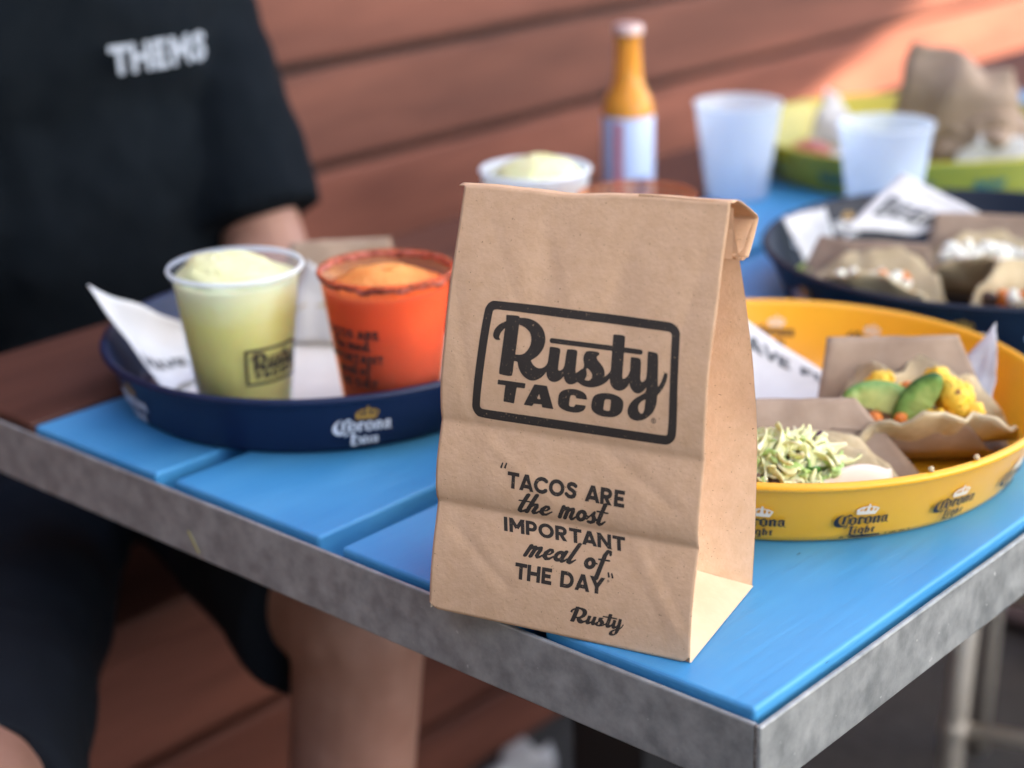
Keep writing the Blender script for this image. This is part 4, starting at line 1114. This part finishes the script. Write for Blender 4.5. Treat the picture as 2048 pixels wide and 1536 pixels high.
def avocado(parent, loc, rot, L, ripe, seed=1.0, wid=0.011, curve=0.9):
    """a cut wedge: flat flesh faces, thin green skin side on the outer curve"""
    cols = []
    def fn(a, b):
        t = b - .5; ang = t * curve * 2
        Rc = L / (2 * curve)
        w = wid * (max(0.0, math.cos(t * math.pi)) ** .45 + .02)
        u = 2 * math.pi * a
        cx = math.cos(u); sy = math.sin(u)
        rr = Rc + w * cx
        h = w * .42 * (.55 + .45 * cx) * math.copysign(abs(sy) ** .6, sy)
        cols.append(ripe + .55 * (1 - max(0, cx)) - .25 * (abs(t) * 2) ** 2)
        return (rr * math.sin(ang), rr * math.cos(ang) - Rc, h + .0007 * nz(a * 6, b * 14, seed))
    vs, fs = grid(20, 30, fn)
    o = obj('avocado_slice', vs, fs, M_AVO, parent, True, loc=loc, rot=rot)
    at = o.data.attributes.new('flesh', 'FLOAT', 'POINT')
    at.data.foreach_set('value', cols)
    return o

def shred_mesh(L, w, curl, seed, mat):
    """one ribbon of cut leaf along a bent, twisted line"""
    ang = 6.0 * curl
    def ctr(b):
        t = (b - .5) * ang; Rc = L / max(.2, ang)
        return V3((Rc * math.sin(t), Rc * (1 - math.cos(t)), .10 * L * math.sin(b * 5 + seed)))
    def fn(a, b):
        p = ctr(b); d = (ctr(b + .02) - ctr(b - .02)).normalized()
        tw = seed * 1.7 + 2.2 * curl * b * 3
        n0 = d.cross(V3((0, 0, 1))).normalized(); n1 = d.cross(n0)
        k = n0 * math.cos(tw) + n1 * math.sin(tw); k2 = n0 * -math.sin(tw) + n1 * math.cos(tw)
        ww = w * (1 - .6 * abs(2 * b - 1) ** 3) * (1 + .35 * nz(b * 5, seed * 3))
        return p + k * (a - .5) * ww + k2 * ww * .5 * (a - .5) ** 2
    vs, fs = grid(3, 12, fn)
    o = obj('shred', vs, fs, mat, None, True); solidify(o, 0.0011)
    return o

# --- yellow tray, rear right: cauliflower and avocado taco
t2 = (-0.110, 0.345)
boat((t2[0], t2[1], TFL), CR, 0.128, [(-0.050, 0.034), (-0.042, 0.014), (-0.026, 0.001), (0.004, 0.0006), (0.022, 0.012), (0.034, 0.038), (0.042, 0.063)],
     'brown kraft paper trough holding the cauliflower and avocado taco', skew=0.006, endcut=0.006, rcut=.030, fcut=.034, seed=2.0)
tc2 = thing('taco', 'open taco of yellow cauliflower and green avocado slices in the yellow tray', 'taco', (t2[0] + .004, t2[1] - .008, TFL + .004), CR, 'open tacos')
tortilla(tc2, 0.063, 0.033, (0.004, -.006, 0.004), (R(2), R(-6), 0), 1.3, open_=20, ripple=.016)
floret(tc2, (0.020, -.004, 0.036), 0.0165, 1.1, (R(15), 0, 0)); floret(tc2, (0.030, -.014, 0.030), 0.0120, 2.4, (R(40), R(20), 0)); floret(tc2, (0.011, -.020, 0.024), 0.0100, 3.7, (R(50), R(-20), 0))
floret(tc2, (-.020, .012, .034), 0.0125, 4.2, (R(-10), 0, 0)); floret(tc2, (0.028, .012, .030), 0.011, 5.5, (R(-20), 0, 0)); floret(tc2, (-.002, .012, .026), 0.011, 6.3)
avocado(tc2, (-.018, -.004, .036), (R(62), R(14), R(-14)), 0.060, .22, 1.0, .0100, .70)
avocado(tc2, (-.004, -.014, .034), (R(70), R(-62), R(-6)), 0.054, -.02, 2.0, .0105, .40)
lump_mesh('pepper_piece', .005, 2, .4, M_pepper, 3, tc2, (-.004, .002, .040)); lump_mesh('pepper_piece', .005, 2, .4, M_pepper, 4, tc2, (-.028, -.010, .024)); lump_mesh('pepper_piece', .0045, 2, .4, M_pepper, 6, tc2, (-.012, -.016, .026))

# --- yellow tray, front: slaw taco
t1 = (-0.122, 0.212)
boat((t1[0] + .004, t1[1] + .006, TFL), CR, 0.176, [(-0.052, 0.012), (-0.040, 0.004), (-0.020, 0.0008), (0.010, 0.0008), (0.030, 0.014), (0.044, 0.036), (0.052, 0.050)],
     'brown kraft paper trough under the cabbage slaw taco in the yellow tray', skew=0.0, endcut=0.004, rcut=.045, fcut=.085, seed=5.0)
tc1 = thing('taco', 'open taco of pale cabbage slaw on dark meat at the front of the yellow tray', 'taco', (t1[0], t1[1], TFL + .0045), CR, 'open tacos')
tortilla(tc1, 0.047, 0.030, (0.020, -0.006, 0.001), (R(6), R(-6), 0), 2.7, open_=34, ripple=.005)
tortilla(tc1, 0.047, 0.031, (0.025, -.002, 0.002), (R(8), R(-6), R(6)), 4.1, open_=34, ripple=.005)
for k in range(16):
    a = rng.uniform(-.052, .026); b = rng.uniform(-.036, .010)
    lump_mesh('meat_piece', rng.uniform(.006, .010), 2, .7, M_meat, k * 1.7, tc1, (a, b, .010 + rng.uniform(0, .010)), (rng.uniform(0, 3), rng.uniform(0, 3), 0), (1.5, 1, .7))
protos = [shred_mesh(.028, .0070, .26, 0.3, M_cab), shred_mesh(.024, .0085, .34, 1.9, M_cab), shred_mesh(.022, .0052, .45, 3.1, M_cab2), shred_mesh(.034, .0050, .22, 4.4, M_cab), shred_mesh(.020, .0070, .35, 5.2, M_cab2), shred_mesh(.016, .0074, .4, 2.2, M_cab), shred_mesh(.026, .0046, .4, .9, M_cab), shred_mesh(.020, .0075, .5, 2.7, M_cab), shred_mesh(.026, .0060, .15, 3.6, M_cab2), shred_mesh(.018, .0024, .3, 1.2, M_purple)]
used_first = set()
for k in range(135):
    pi = int(rng.choice([0, 1, 0, 2, 3, 5, 4, 5, 3, 6, 7, 7, 6, 8, 1, 3, 0, 9]))
    u = rng.uniform(0, 6.28); rr = math.sqrt(rng.uniform(0, 1))
    px = -.006 + .042 * rr * math.cos(u); py = -.008 + .025 * rr * math.sin(u)
    pz = .022 + .018 * (1 - rr ** 2) + rng.uniform(-.003, .005) + .18 * py
    if k < 10: px = rng.uniform(-.040, .005); pz += .004
    loc = (px, py, pz); rot = (rng.normal(0, .8), rng.normal(0, .35), rng.uniform(0, 6.28))
    src = protos[pi]
    if pi in used_first: o = share(src, 'cabbage_shred', tc1, loc, rot)
    else:
        used_first.add(pi); o = src; o.name = 'cabbage_shred'; o.parent = tc1; o.location = loc; o.rotation_euler = rot
for k, (a, b, c) in enumerate(((-.028, -.016, .030),)):
    o = shred_mesh(.034, .0034, .08, .5, M_purple); o.name = 'purple_cabbage_shred'; o.parent = tc1; o.location = (a, b, c); o.rotation_euler = (R(10), R(-52), R(20))
for k, (a, b, c, r) in enumerate(((-.024, .004, .045, .5), (.012, -.018, .026, 1.5), (-.002, -.024, .020, 2.2))):
    o = shred_mesh(.014, .008, .2, k, M_herb); o.name = 'herb_leaf'; o.parent = tc1; o.location = (a, b, c); o.rotation_euler = (R(70), R(20 * k), r)
lump_mesh('carrot_piece', .0035, 2, .3, M_pepper, 9, tc1, (.002, .000, .036))

def sheet(name, label, cat, corners, mat, nu=14, nv=14, bulge=0.004, seed=1.0, group=None, thick=.0004, sag=(0, 0, 0)):
    P = [V3(c) for c in corners]
    org = sum(P, V3()) / 4
    zmin = min(p.z for p in P); org.z = zmin
    def fn(a, b):
        p = P[0].lerp(P[1], a).lerp(P[3].lerp(P[2], a), b)
        k = 16 * a * (1 - a) * b * (1 - b)
        p = p + V3(sag) * k
        q = V3((nz(a * 3 + seed, b * 3, seed), nz(a * 3, b * 3 + seed, seed * 2), nz(a * 3, b * 3, seed * 3))) * bulge
        p += q; p.z = max(p.z, zmin)
        return p - org
    vs, fs = grid(nu, nv, fn)
    o = obj(name, vs, fs, mat, None, True, loc=org)
    solidify(o, thick)
    tag(o, label, cat, group)
    o['_'] = 0; del o['_']
    return o, (lambda a, b: fn(a, b))
def sheet_text(o, fn, word, a0, a1, b0, b1, mat, off, script=False):
    fl, w_ = caps_text(word, .10)
    vs, fs = fl.mesh(6)
    out = []
    for x, y in vs:
        a = a0 + (a1 - a0) * x / w_; b = b0 + (b1 - b0) * y
        p = V3(fn(a, b))
        n = (V3(fn(a + .01, b)) - p).cross(V3(fn(a, b + .01)) - p).normalized()
        out.append(p + n * off)
    return obj('lettering', out, fs, mat, o)
# white printed napkin leaning on the left wall of the yellow tray
o, fn = sheet('napkin', 'white printed napkin tucked in the yellow tray beside the bag', 'napkin',
      [(-0.236, 0.318, TFL + .004), (-0.188, 0.366, TFL + .003), (-0.206, 0.398, .020), (-0.290, 0.388, .058)], M_paper, bulge=.0015, seed=3.0, group='paper napkins', sag=(0, 0, -.003))
sheet_text(o, fn, 'HAVE FU', .02, .98, .70, .86, material('grey_print', (0.09, 0.095, 0.10), .7), 0.0006)
o, fn = sheet('napkin', 'white napkin corner sticking up at the right rear of the yellow tray', 'napkin',
      [(-0.120, 0.398, .030), (-0.077, 0.390, .034), (-0.088, 0.414, .055), (-0.102, 0.4385, .072)], M_paper, bulge=.002, seed=8.0, group='paper napkins')
o, fn = sheet('tissue_sheet', 'peach coloured paper flap in front of the slaw taco', 'paper',
      [(-0.104, 0.178, .024), (-0.060, 0.234, .026), (-0.072, 0.250, .033), (-0.094, 0.222, .033)], M_peach, bulge=.001, seed=4.0, sag=(0, 0, .012))
for k, (a, b, z) in enumerate(((-.0197, .2544, .0528), (-.0315, .2227, .0526))):
    c = lump_mesh('taco_crumb', .0022, 1, .4, M_tort, k * 3.1, None, (a, b, z))
    tag(c, ('tortilla crumb on the yellow rim, the one farther from the bag', 'tortilla crumb on the yellow rim, the one nearer the bag')[k], 'crumb', 'crumbs on the tray rim')

# --- navy tray at right, out of focus
def simple_taco(loc, rz, label, fills, Rr=.060, seed=1.0, open_=16):
    t = thing('taco', label, 'taco', loc, rz, 'open tacos')
    tortilla(t, Rr, .026, (0, 0, .0015), (0, 0, 0), seed, open_, .008)
    rn = random.Random(int(seed * 77))
    for name, mat, n, rad, zz, sx in fills:
        first = None
        for k in range(n):
            loc2 = (rn.uniform(-.042, .042) * sx, rn.uniform(-.017, .017), zz + rn.uniform(-.004, .005)); rt = (rn.uniform(0, 3), rn.uniform(0, 3), 0)
            if first is None: first = lump_mesh(name, rad, 2, .6, mat, seed + k, t, loc2, rt, (1.4, 1, .7))
            else: share(first, name, t, loc2, rt, (rn.uniform(.8, 1.5), 1, .8))
    return t
boat((-0.290, 0.582, TFL), R(20), 0.130, [(-0.050, 0.012), (-0.030, 0.001), (0.006, 0.0006), (0.026, 0.022), (0.036, 0.050)], 'brown kraft paper trough of the taco nearest the rim in the dark navy tray', seed=7.0, endcut=.02)
simple_taco((-0.275, 0.572, TFL + .005), R(18), 'taco with dark beans and white cheese crumbs in the dark navy tray', [('bean_piece', M_meat, 14, .007, .018, 1), ('cheese_crumb', M_cheese, 16, .0055, .027, .8), ('pepper_piece', M_pepper, 5, .005, .028, .7)], seed=1.7)
boat((-0.215, 0.690, TFL), R(25), 0.150, [(-0.050, 0.012), (-0.030, 0.001), (0.006, 0.0006), (0.030, 0.026), (0.044, 0.058)], 'large brown kraft paper sheet standing at the rear of the dark navy tray', seed=9.0, endcut=.01)
simple_taco((-0.225, 0.672, TFL + .005), R(28), 'taco topped with white crumbled cheese at the rear of the dark navy tray', [('meat_piece', M_meat, 10, .007, .018, 1), ('cheese_crumb', M_cheese, 26, .0065, .030, .85)], seed=2.9)
simple_taco((-0.150, 0.612, TFL + .005), R(60), 'folded taco with orange filling at the right of the dark navy tray', [('meat_piece', M_meat, 10, .008, .020, 1), ('pepper_piece', M_pepper, 8, .007, .024, .8), ('cheese_crumb', M_cheese, 6, .006, .030, .9)], seed=3.3, open_=2)
lw = lump_mesh('lime_wedge', .016, 3, .12, M_lime, 2.0, None, (-0.345, 0.600, TFL + .016), (R(20), 0, R(30)), (1.3, .7, .8), freq=30); tag(lw, 'lime wedge lying at the left side of the dark navy tray', 'lime wedge')
o, fn = sheet('napkin', 'white napkin printed with grey capitals standing in the dark navy tray', 'napkin',
      [(-0.347, 0.645, .055), (-0.305, 0.692, .045), (-0.268, 0.735, .062), (-0.345, 0.735, .086)], M_paper, bulge=.003, seed=5.0, group='paper napkins')
sheet_text(o, fn, 'BEER', .12, .95, .30, .62, MATS['grey_print'], 0.0009)
o, fn = sheet('napkin', 'white paper liner edge curling over the left rim of the dark navy tray', 'napkin',
      [(-0.408, 0.640, .056), (-0.395, 0.690, .057), (-0.355, 0.660, .012), (-0.365, 0.625, .012)], M_paper, bulge=.002, seed=6.0, group='paper napkins')

# --- green tray at the far end
def crumpled(name, label, cat, c, size, mat, seed, amp=.35, parent=None, group=None):
    bm = bmesh.new(); bmesh.ops.create_icosphere(bm, subdivisions=4, radius=1)
    for v in bm.verts:
        n = v.co.normalized()
        f = 1 + amp * (abs(nz(n.x * 1.7 + seed, n.y * 1.7, n.z * 1.7)) * 1.6 - .3) + amp * .35 * abs(nz(n.x * 5, n.y * 5 + seed, n.z * 5))
        v.co = V3((n.x * size[0], n.y * size[1], max(-.95, n.z) * size[2])) * f
    zmin = min(v.co.z for v in bm.verts)
    for v in bm.verts: v.co.z -= zmin
    o = obj_bm(name, bm, mat, None, False, loc=c)
    return tag(o, label, cat, group)
o, fn = sheet('food_paper', 'large brown wrapper sheet propped upright in the green tray', 'paper',
      [(-0.545, 1.030, TFL + .004), (-0.400, 1.110, TFL + .010), (-0.410, 1.075, .120), (-0.492, 1.010, .150)], M_kraft2, bulge=.016, seed=2.2, sag=(.02, -.02, 0))
crumpled('wrapper', 'crumpled brown paper wrapper lying in the green tray', 'wrapper', (-0.455, 1.085, TFL), (.060, .050, .040), M_kraft2, 3.3)
o, fn = sheet('napkin', 'white napkin peak standing at the left of the green tray', 'napkin',
      [(-0.660, 1.075, TFL + .004), (-0.590, 1.090, TFL + .004), (-0.640, 1.115, .060), (-0.655, 1.105, .074)], M_paper, bulge=.006, seed=7.7, group='paper napkins')
o, fn = sheet('napkin', 'white paper liner flat on the floor of the green tray', 'napkin',
      [(-0.640, 1.010, TFL + .0012), (-0.50, 0.955, TFL + .0012), (-0.45, 1.15, TFL + .0012), (-0.60, 1.18, TFL + .0012)], M_paper, bulge=.001, seed=1.2, group='paper napkins')
o, fn = sheet('napkin', 'white napkin at the right side of the green tray', 'napkin',
      [(-0.455, 1.015, TFL + .006), (-0.385, 1.06, TFL + .006), (-0.375, 1.08, .050), (-0.425, 1.04, .058)], M_paper, bulge=.006, seed=9.1, group='paper napkins')
c = lump_mesh('salsa_cup', .018, 3, .1, material('pink_salsa', (0.45, 0.14, 0.12), .5), 1.0, None, (-0.618, 1.022, TFL + .012), (0, 0, 0), (1.3, 1, .6)); tag(c, 'small pink salsa heap in front of the napkin in the green tray', 'salsa')

# --- navy tray at left: liner paper, wrapped taco, napkin
vs = []; fs = []
for jj in range(13):
    for ii in range(48):
        a = 2 * math.pi * ii / 48; r_ = .1335 * jj / 12 * (1 - .035 * (jj == 12) * (ii % 2)); 
        vs.append((r_ * math.cos(a), r_ * math.sin(a), .0006 + .0014 * max(0, nz(r_ * 30 * math.cos(a), r_ * 30 * math.sin(a), 2.2)) + .004 * (jj / 12) ** 8 * max(0, nz(a * 1.4, 3.3))))
for jj in range(12):
    for ii in range(48):
        fs.append((jj * 48 + ii, jj * 48 + (ii + 1) % 48, (jj + 1) * 48 + (ii + 1) % 48, (jj + 1) * 48 + ii))
o = obj('tray_liner', vs, fs, material('liner_paper', (0.66, 0.63, 0.58), .8, (0.72, 0.70, 0.66), scale=14, speck=(0.45, 0.46, 0.46), speck_scale=45, speck_at=.72), None, True, loc=(CB[0], CB[1], TFL))
tag(o, 'white paper liner spread on the floor of the navy tray', 'paper')
o, fn = sheet('napkin', 'white printed napkin curling up over the left rim of the navy tray', 'napkin',
      [(-0.575, 0.085, .014), (-0.600, 0.155, .012), (-0.625, 0.160, .034), (-0.640, 0.076, .088)], M_paper, nu=22, nv=22, bulge=.004, seed=4.6, group='paper napkins', sag=(-.010, .000, -.014))
sheet_text(o, fn, 'HAVE', .12, .75, .30, .46, MATS['grey_print'], 0.0008)
boat((-0.600, 0.290, TFL), R(48), 0.110, [(-0.040, 0.016), (-0.026, 0.001), (0.004, 0.0006), (0.020, 0.030), (0.028, 0.066)], 'brown kraft paper trough at the rear of the navy tray', seed=11.0, endcut=.014)
simple_taco((-0.591, 0.279, TFL + .004), R(46), 'taco half hidden behind the orange drink in the navy tray', [('meat_piece', M_meat, 10, .007, .016, 1), ('cheese_crumb', M_cheese, 12, .006, .026, .85), ('herb_piece', M_herb, 6, .005, .027, .9)], Rr=.055, seed=4.4)
o, fn = sheet('napkin', 'folded white napkin standing between the two drinks', 'napkin',
      [(-0.604, 0.222, .012), (-0.556, 0.250, .012), (-0.548, 0.258, .055), (-0.586, 0.240, .078)], M_paper, bulge=.003, seed=3.9, group='paper napkins')
o, fn = sheet('napkin', 'crumpled white napkin on the ground by the foot of the bench', 'napkin',
      [(-0.86, 0.70, -.749), (-0.80, 0.72, -.749), (-0.80, 0.79, -.735), (-0.85, 0.78, -.71)], M_paper, bulge=.02, seed=6.6, group='paper napkins')

# ------------------------------------------------------------------ seated person
def blob_bm(items):
    """items: ('cap', p0, r0, p1, r1) tapered capsules or ('ell', centre, radii)"""
    bm = bmesh.new()
    def ball(c, rad, s=2):
        r = bmesh.ops.create_icosphere(bm, subdivisions=s, radius=1)
        for v in r['verts']: v.co = V3(c) + V3((v.co.x * rad[0], v.co.y * rad[1], v.co.z * rad[2]))
    for it in items:
        if it[0] == 'ell': ball(it[1], it[2], 3)
        elif it[0] == 'cone': tube_bm(it[1], it[3], it[2], it[4], 20, True, bm)
        else:
            _, p0, r0, p1, r1 = it
            ball(p0, (r0, r0, r0)); ball(p1, (r1, r1, r1)); tube_bm(p0, p1, r0, r1, 18, True, bm)
    return bm
def body_obj(name, items, mat, parent, vox, smooth=4):
    o = obj_bm(name, blob_bm(items), mat, parent, True)
    md = o.modifiers.new('remesh', 'REMESH'); md.mode = 'VOXEL'; md.voxel_size = vox; md.use_smooth_shade = True
    sm = o.modifiers.new('smooth', 'SMOOTH'); sm.iterations = smooth; sm.factor = .5
    return o
PX, PY = -1.035, 0.335
SEAT = -0.328
person = thing('person', 'person in a black t-shirt and black shorts seated on the bench', 'person', (PX, PY, SEAT))
def pl(x, y, z): return (x - PX, y - PY, z - SEAT)
sh_l = (-1.045, .474, .285); sh_r = (-1.045, .165, .285)
el_l = (-.862, .436, -.022); el_r = (-.930, .085, -.045)
ha_l = (-.866, .275, -.075); ha_r = (-.820, .000, -.118)
hip_l = (-1.03, .415, -.225); hip_r = (-1.03, .255, -.225)
kn_l = (-.500, .195, -.195); kn_r = (-.520, -.160, -.220)
an_l = (-.545, .205, -.690); an_r = (-.570, -.150, -.690)
body = []
body += [('ell', pl(PX, PY, .05), (.105, .150, .26)), ('ell', pl(PX, PY, -.18), (.11, .16, .13))]
body += [('cap', pl(-1.03, PY, .33), .058, pl(-1.01, PY, .43), .054)]
body += [('ell', pl(-1.0, PY, .545), (.098, .076, .120)), ('ell', pl(-.965, PY, .495), (.062, .058, .060)), ('ell', pl(-.900, PY, .535), (.014, .012, .020)), ('ell', pl(-.908, PY, .522), (.014, .016, .010))]
for s in (-1, 1): body += [('ell', pl(-1.005, PY + s * .077, .54), (.018, .008, .032)), ('ell', pl(-.918, PY + s * .03, .553), (.012, .016, .009))]
for sh, el, ha in ((sh_l, el_l, ha_l), (sh_r, el_r, ha_r)):
    body += [('cap', pl(*sh), .050, pl(*el), .040), ('cap', pl(*el), .041, pl(*ha), .027)]
    # hand resting on the thigh
    d = (V3(ha) - V3(el)).normalized(); side = d.cross(V3((0, 0, 1))).normalized()
    palm = V3(ha) + d * .045
    body += [('cap', pl(*(V3(ha) + d * .012)), .024, pl(*palm), .026), ('cap', pl(*(V3(ha) + d * .012 + side * .012)), .022, pl(*(palm + side * .018)), .020), ('cap', pl(*(V3(ha) + d * .012 - side * .012)), .022, pl(*(palm - side * .018)), .020)]
    for q, ln in ((-.030, .058), (-.010, .070), (.010, .066), (.030, .052)):
        b0 = palm + side * q + d * .012; b1 = b0 + d * ln * .55 + V3((0, 0, -.002)); b2 = b1 + d * ln * .5 + V3((0, 0, -.012))
        body += [('cap', pl(*b0), .0092, pl(*b1), .0088), ('cap', pl(*b1), .0088, pl(*b2), .0075)]
    tb = V3(ha) + d * .02 + side * (.028 if sh[1] > PY else -.028) * -1
    t1_ = tb + d * .030 - side * (.022 if sh[1] > PY else -.022); t2_ = t1_ + d * .026
    body += [('cap', pl(*tb), .012, pl(*t1_), .0105), ('cap', pl(*t1_), .0105, pl(*t2_), .009)]
for hip, kn, an in ((hip_l, kn_l, an_l), (hip_r, kn_r, an_r)):
    body += [('cap', pl(*hip), .085, pl(*kn), .056), ('cap', pl(*kn), .053, pl(*V3(kn).lerp(V3(an), .35) + V3((-.012, 0, 0))), .052), ('cap', pl(*V3(kn).lerp(V3(an), .35) + V3((-.012, 0, 0))), .052, pl(*an), .035)]
    body += [('cap', pl(an[0] - .02, an[1], an[2] - .015), .034, pl(an[0] + .04, an[1], -.718), .030)]
body_obj('body', body, M_skin, person, .0055, 3)
shirt = [('ell', pl(PX + .010, PY, .20), (.128, .195, .17)), ('ell', pl(PX + .018, PY, .05), (.128, .178, .22)), ('ell', pl(PX + .025, PY, -.13), (.135, .172, .14)),
         ('cap', pl(PX - .01, PY - .14, .300), .072, pl(PX - .01, PY + .14, .300), .072), ('cone', pl(-1.03, PY, .30), .105, pl(-1.022, PY, .372), .070)]
for sh, el, s in ((sh_l, el_l, 1), (sh_r, el_r, -1)):
    a = V3(sh); b = V3(el)
    e = a.lerp(b, .87)
    shirt += [('cap', pl(*a), .074, pl(*a.lerp(b, .3)), .072), ('cone', pl(*a.lerp(b, .05)), .073, pl(*e), .068)]
st = body_obj('t_shirt', shirt, M_shirt, person, .008, 5)
tx = bpy.data.textures.new('cloth_folds', 'CLOUDS'); tx.noise_scale = .11; tx.noise_depth = 2
md = st.modifiers.new('folds', 'DISPLACE'); md.texture = tx; md.strength = .022; md.mid_level = .5
shorts = [('ell', pl(PX + .01, PY, -.19), (.150, .182, .125))]
for hip, kn in ((hip_l, kn_l), (hip_r, kn_r)):
    a = V3(hip); b = V3(kn)
    shorts += [('cap', pl(*a), .098, pl(*a.lerp(b, .3)), .090), ('cone', pl(*a.lerp(b, .1)), .094, pl(*a.lerp(b, .90) + V3((0, 0, -.016))), .080)]
so = body_obj('shorts', shorts, M_shorts, person, .008, 3)
md = so.modifiers.new('folds', 'DISPLACE'); md.texture = tx; md.strength = .02; md.mid_level = .5
hair = [('ell', pl(-1.012, PY, .575), (.096, .082, .105)), ('ell', pl(-1.045, PY, .53), (.062, .078, .10))]
body_obj('hair', hair, M_hair, person, .009, 4)
for an in (an_l, an_r):
    body_obj('shoe', [('cap', pl(an[0] - .025, an[1], -.716), .036, pl(an[0] + .13, an[1], -.724), .028), ('cap', pl(an[0] - .02, an[1], -.69), .042, pl(an[0] + .03, an[1], -.712), .036)], M_dark, person, .006, 3)
# chest lettering, laid on the shirt front
fl, w_ = caps_text('THEMS', .12)
vs, fs = fl.mesh(6)
def chest(x, y):
    yy = .284 + .108 * x / w_; zz = .186 + .026 * y
    a = ((yy - PY) / .190); c = ((zz - .12) / .26)
    xx = PX + .018 + .1345 * math.sqrt(max(0, 1 - a * a - c * c * .5))
    return pl(xx + .010, yy, zz)
obj('shirt_lettering', [chest(x, y) for x, y in vs], fs, M_shirt_print, st)
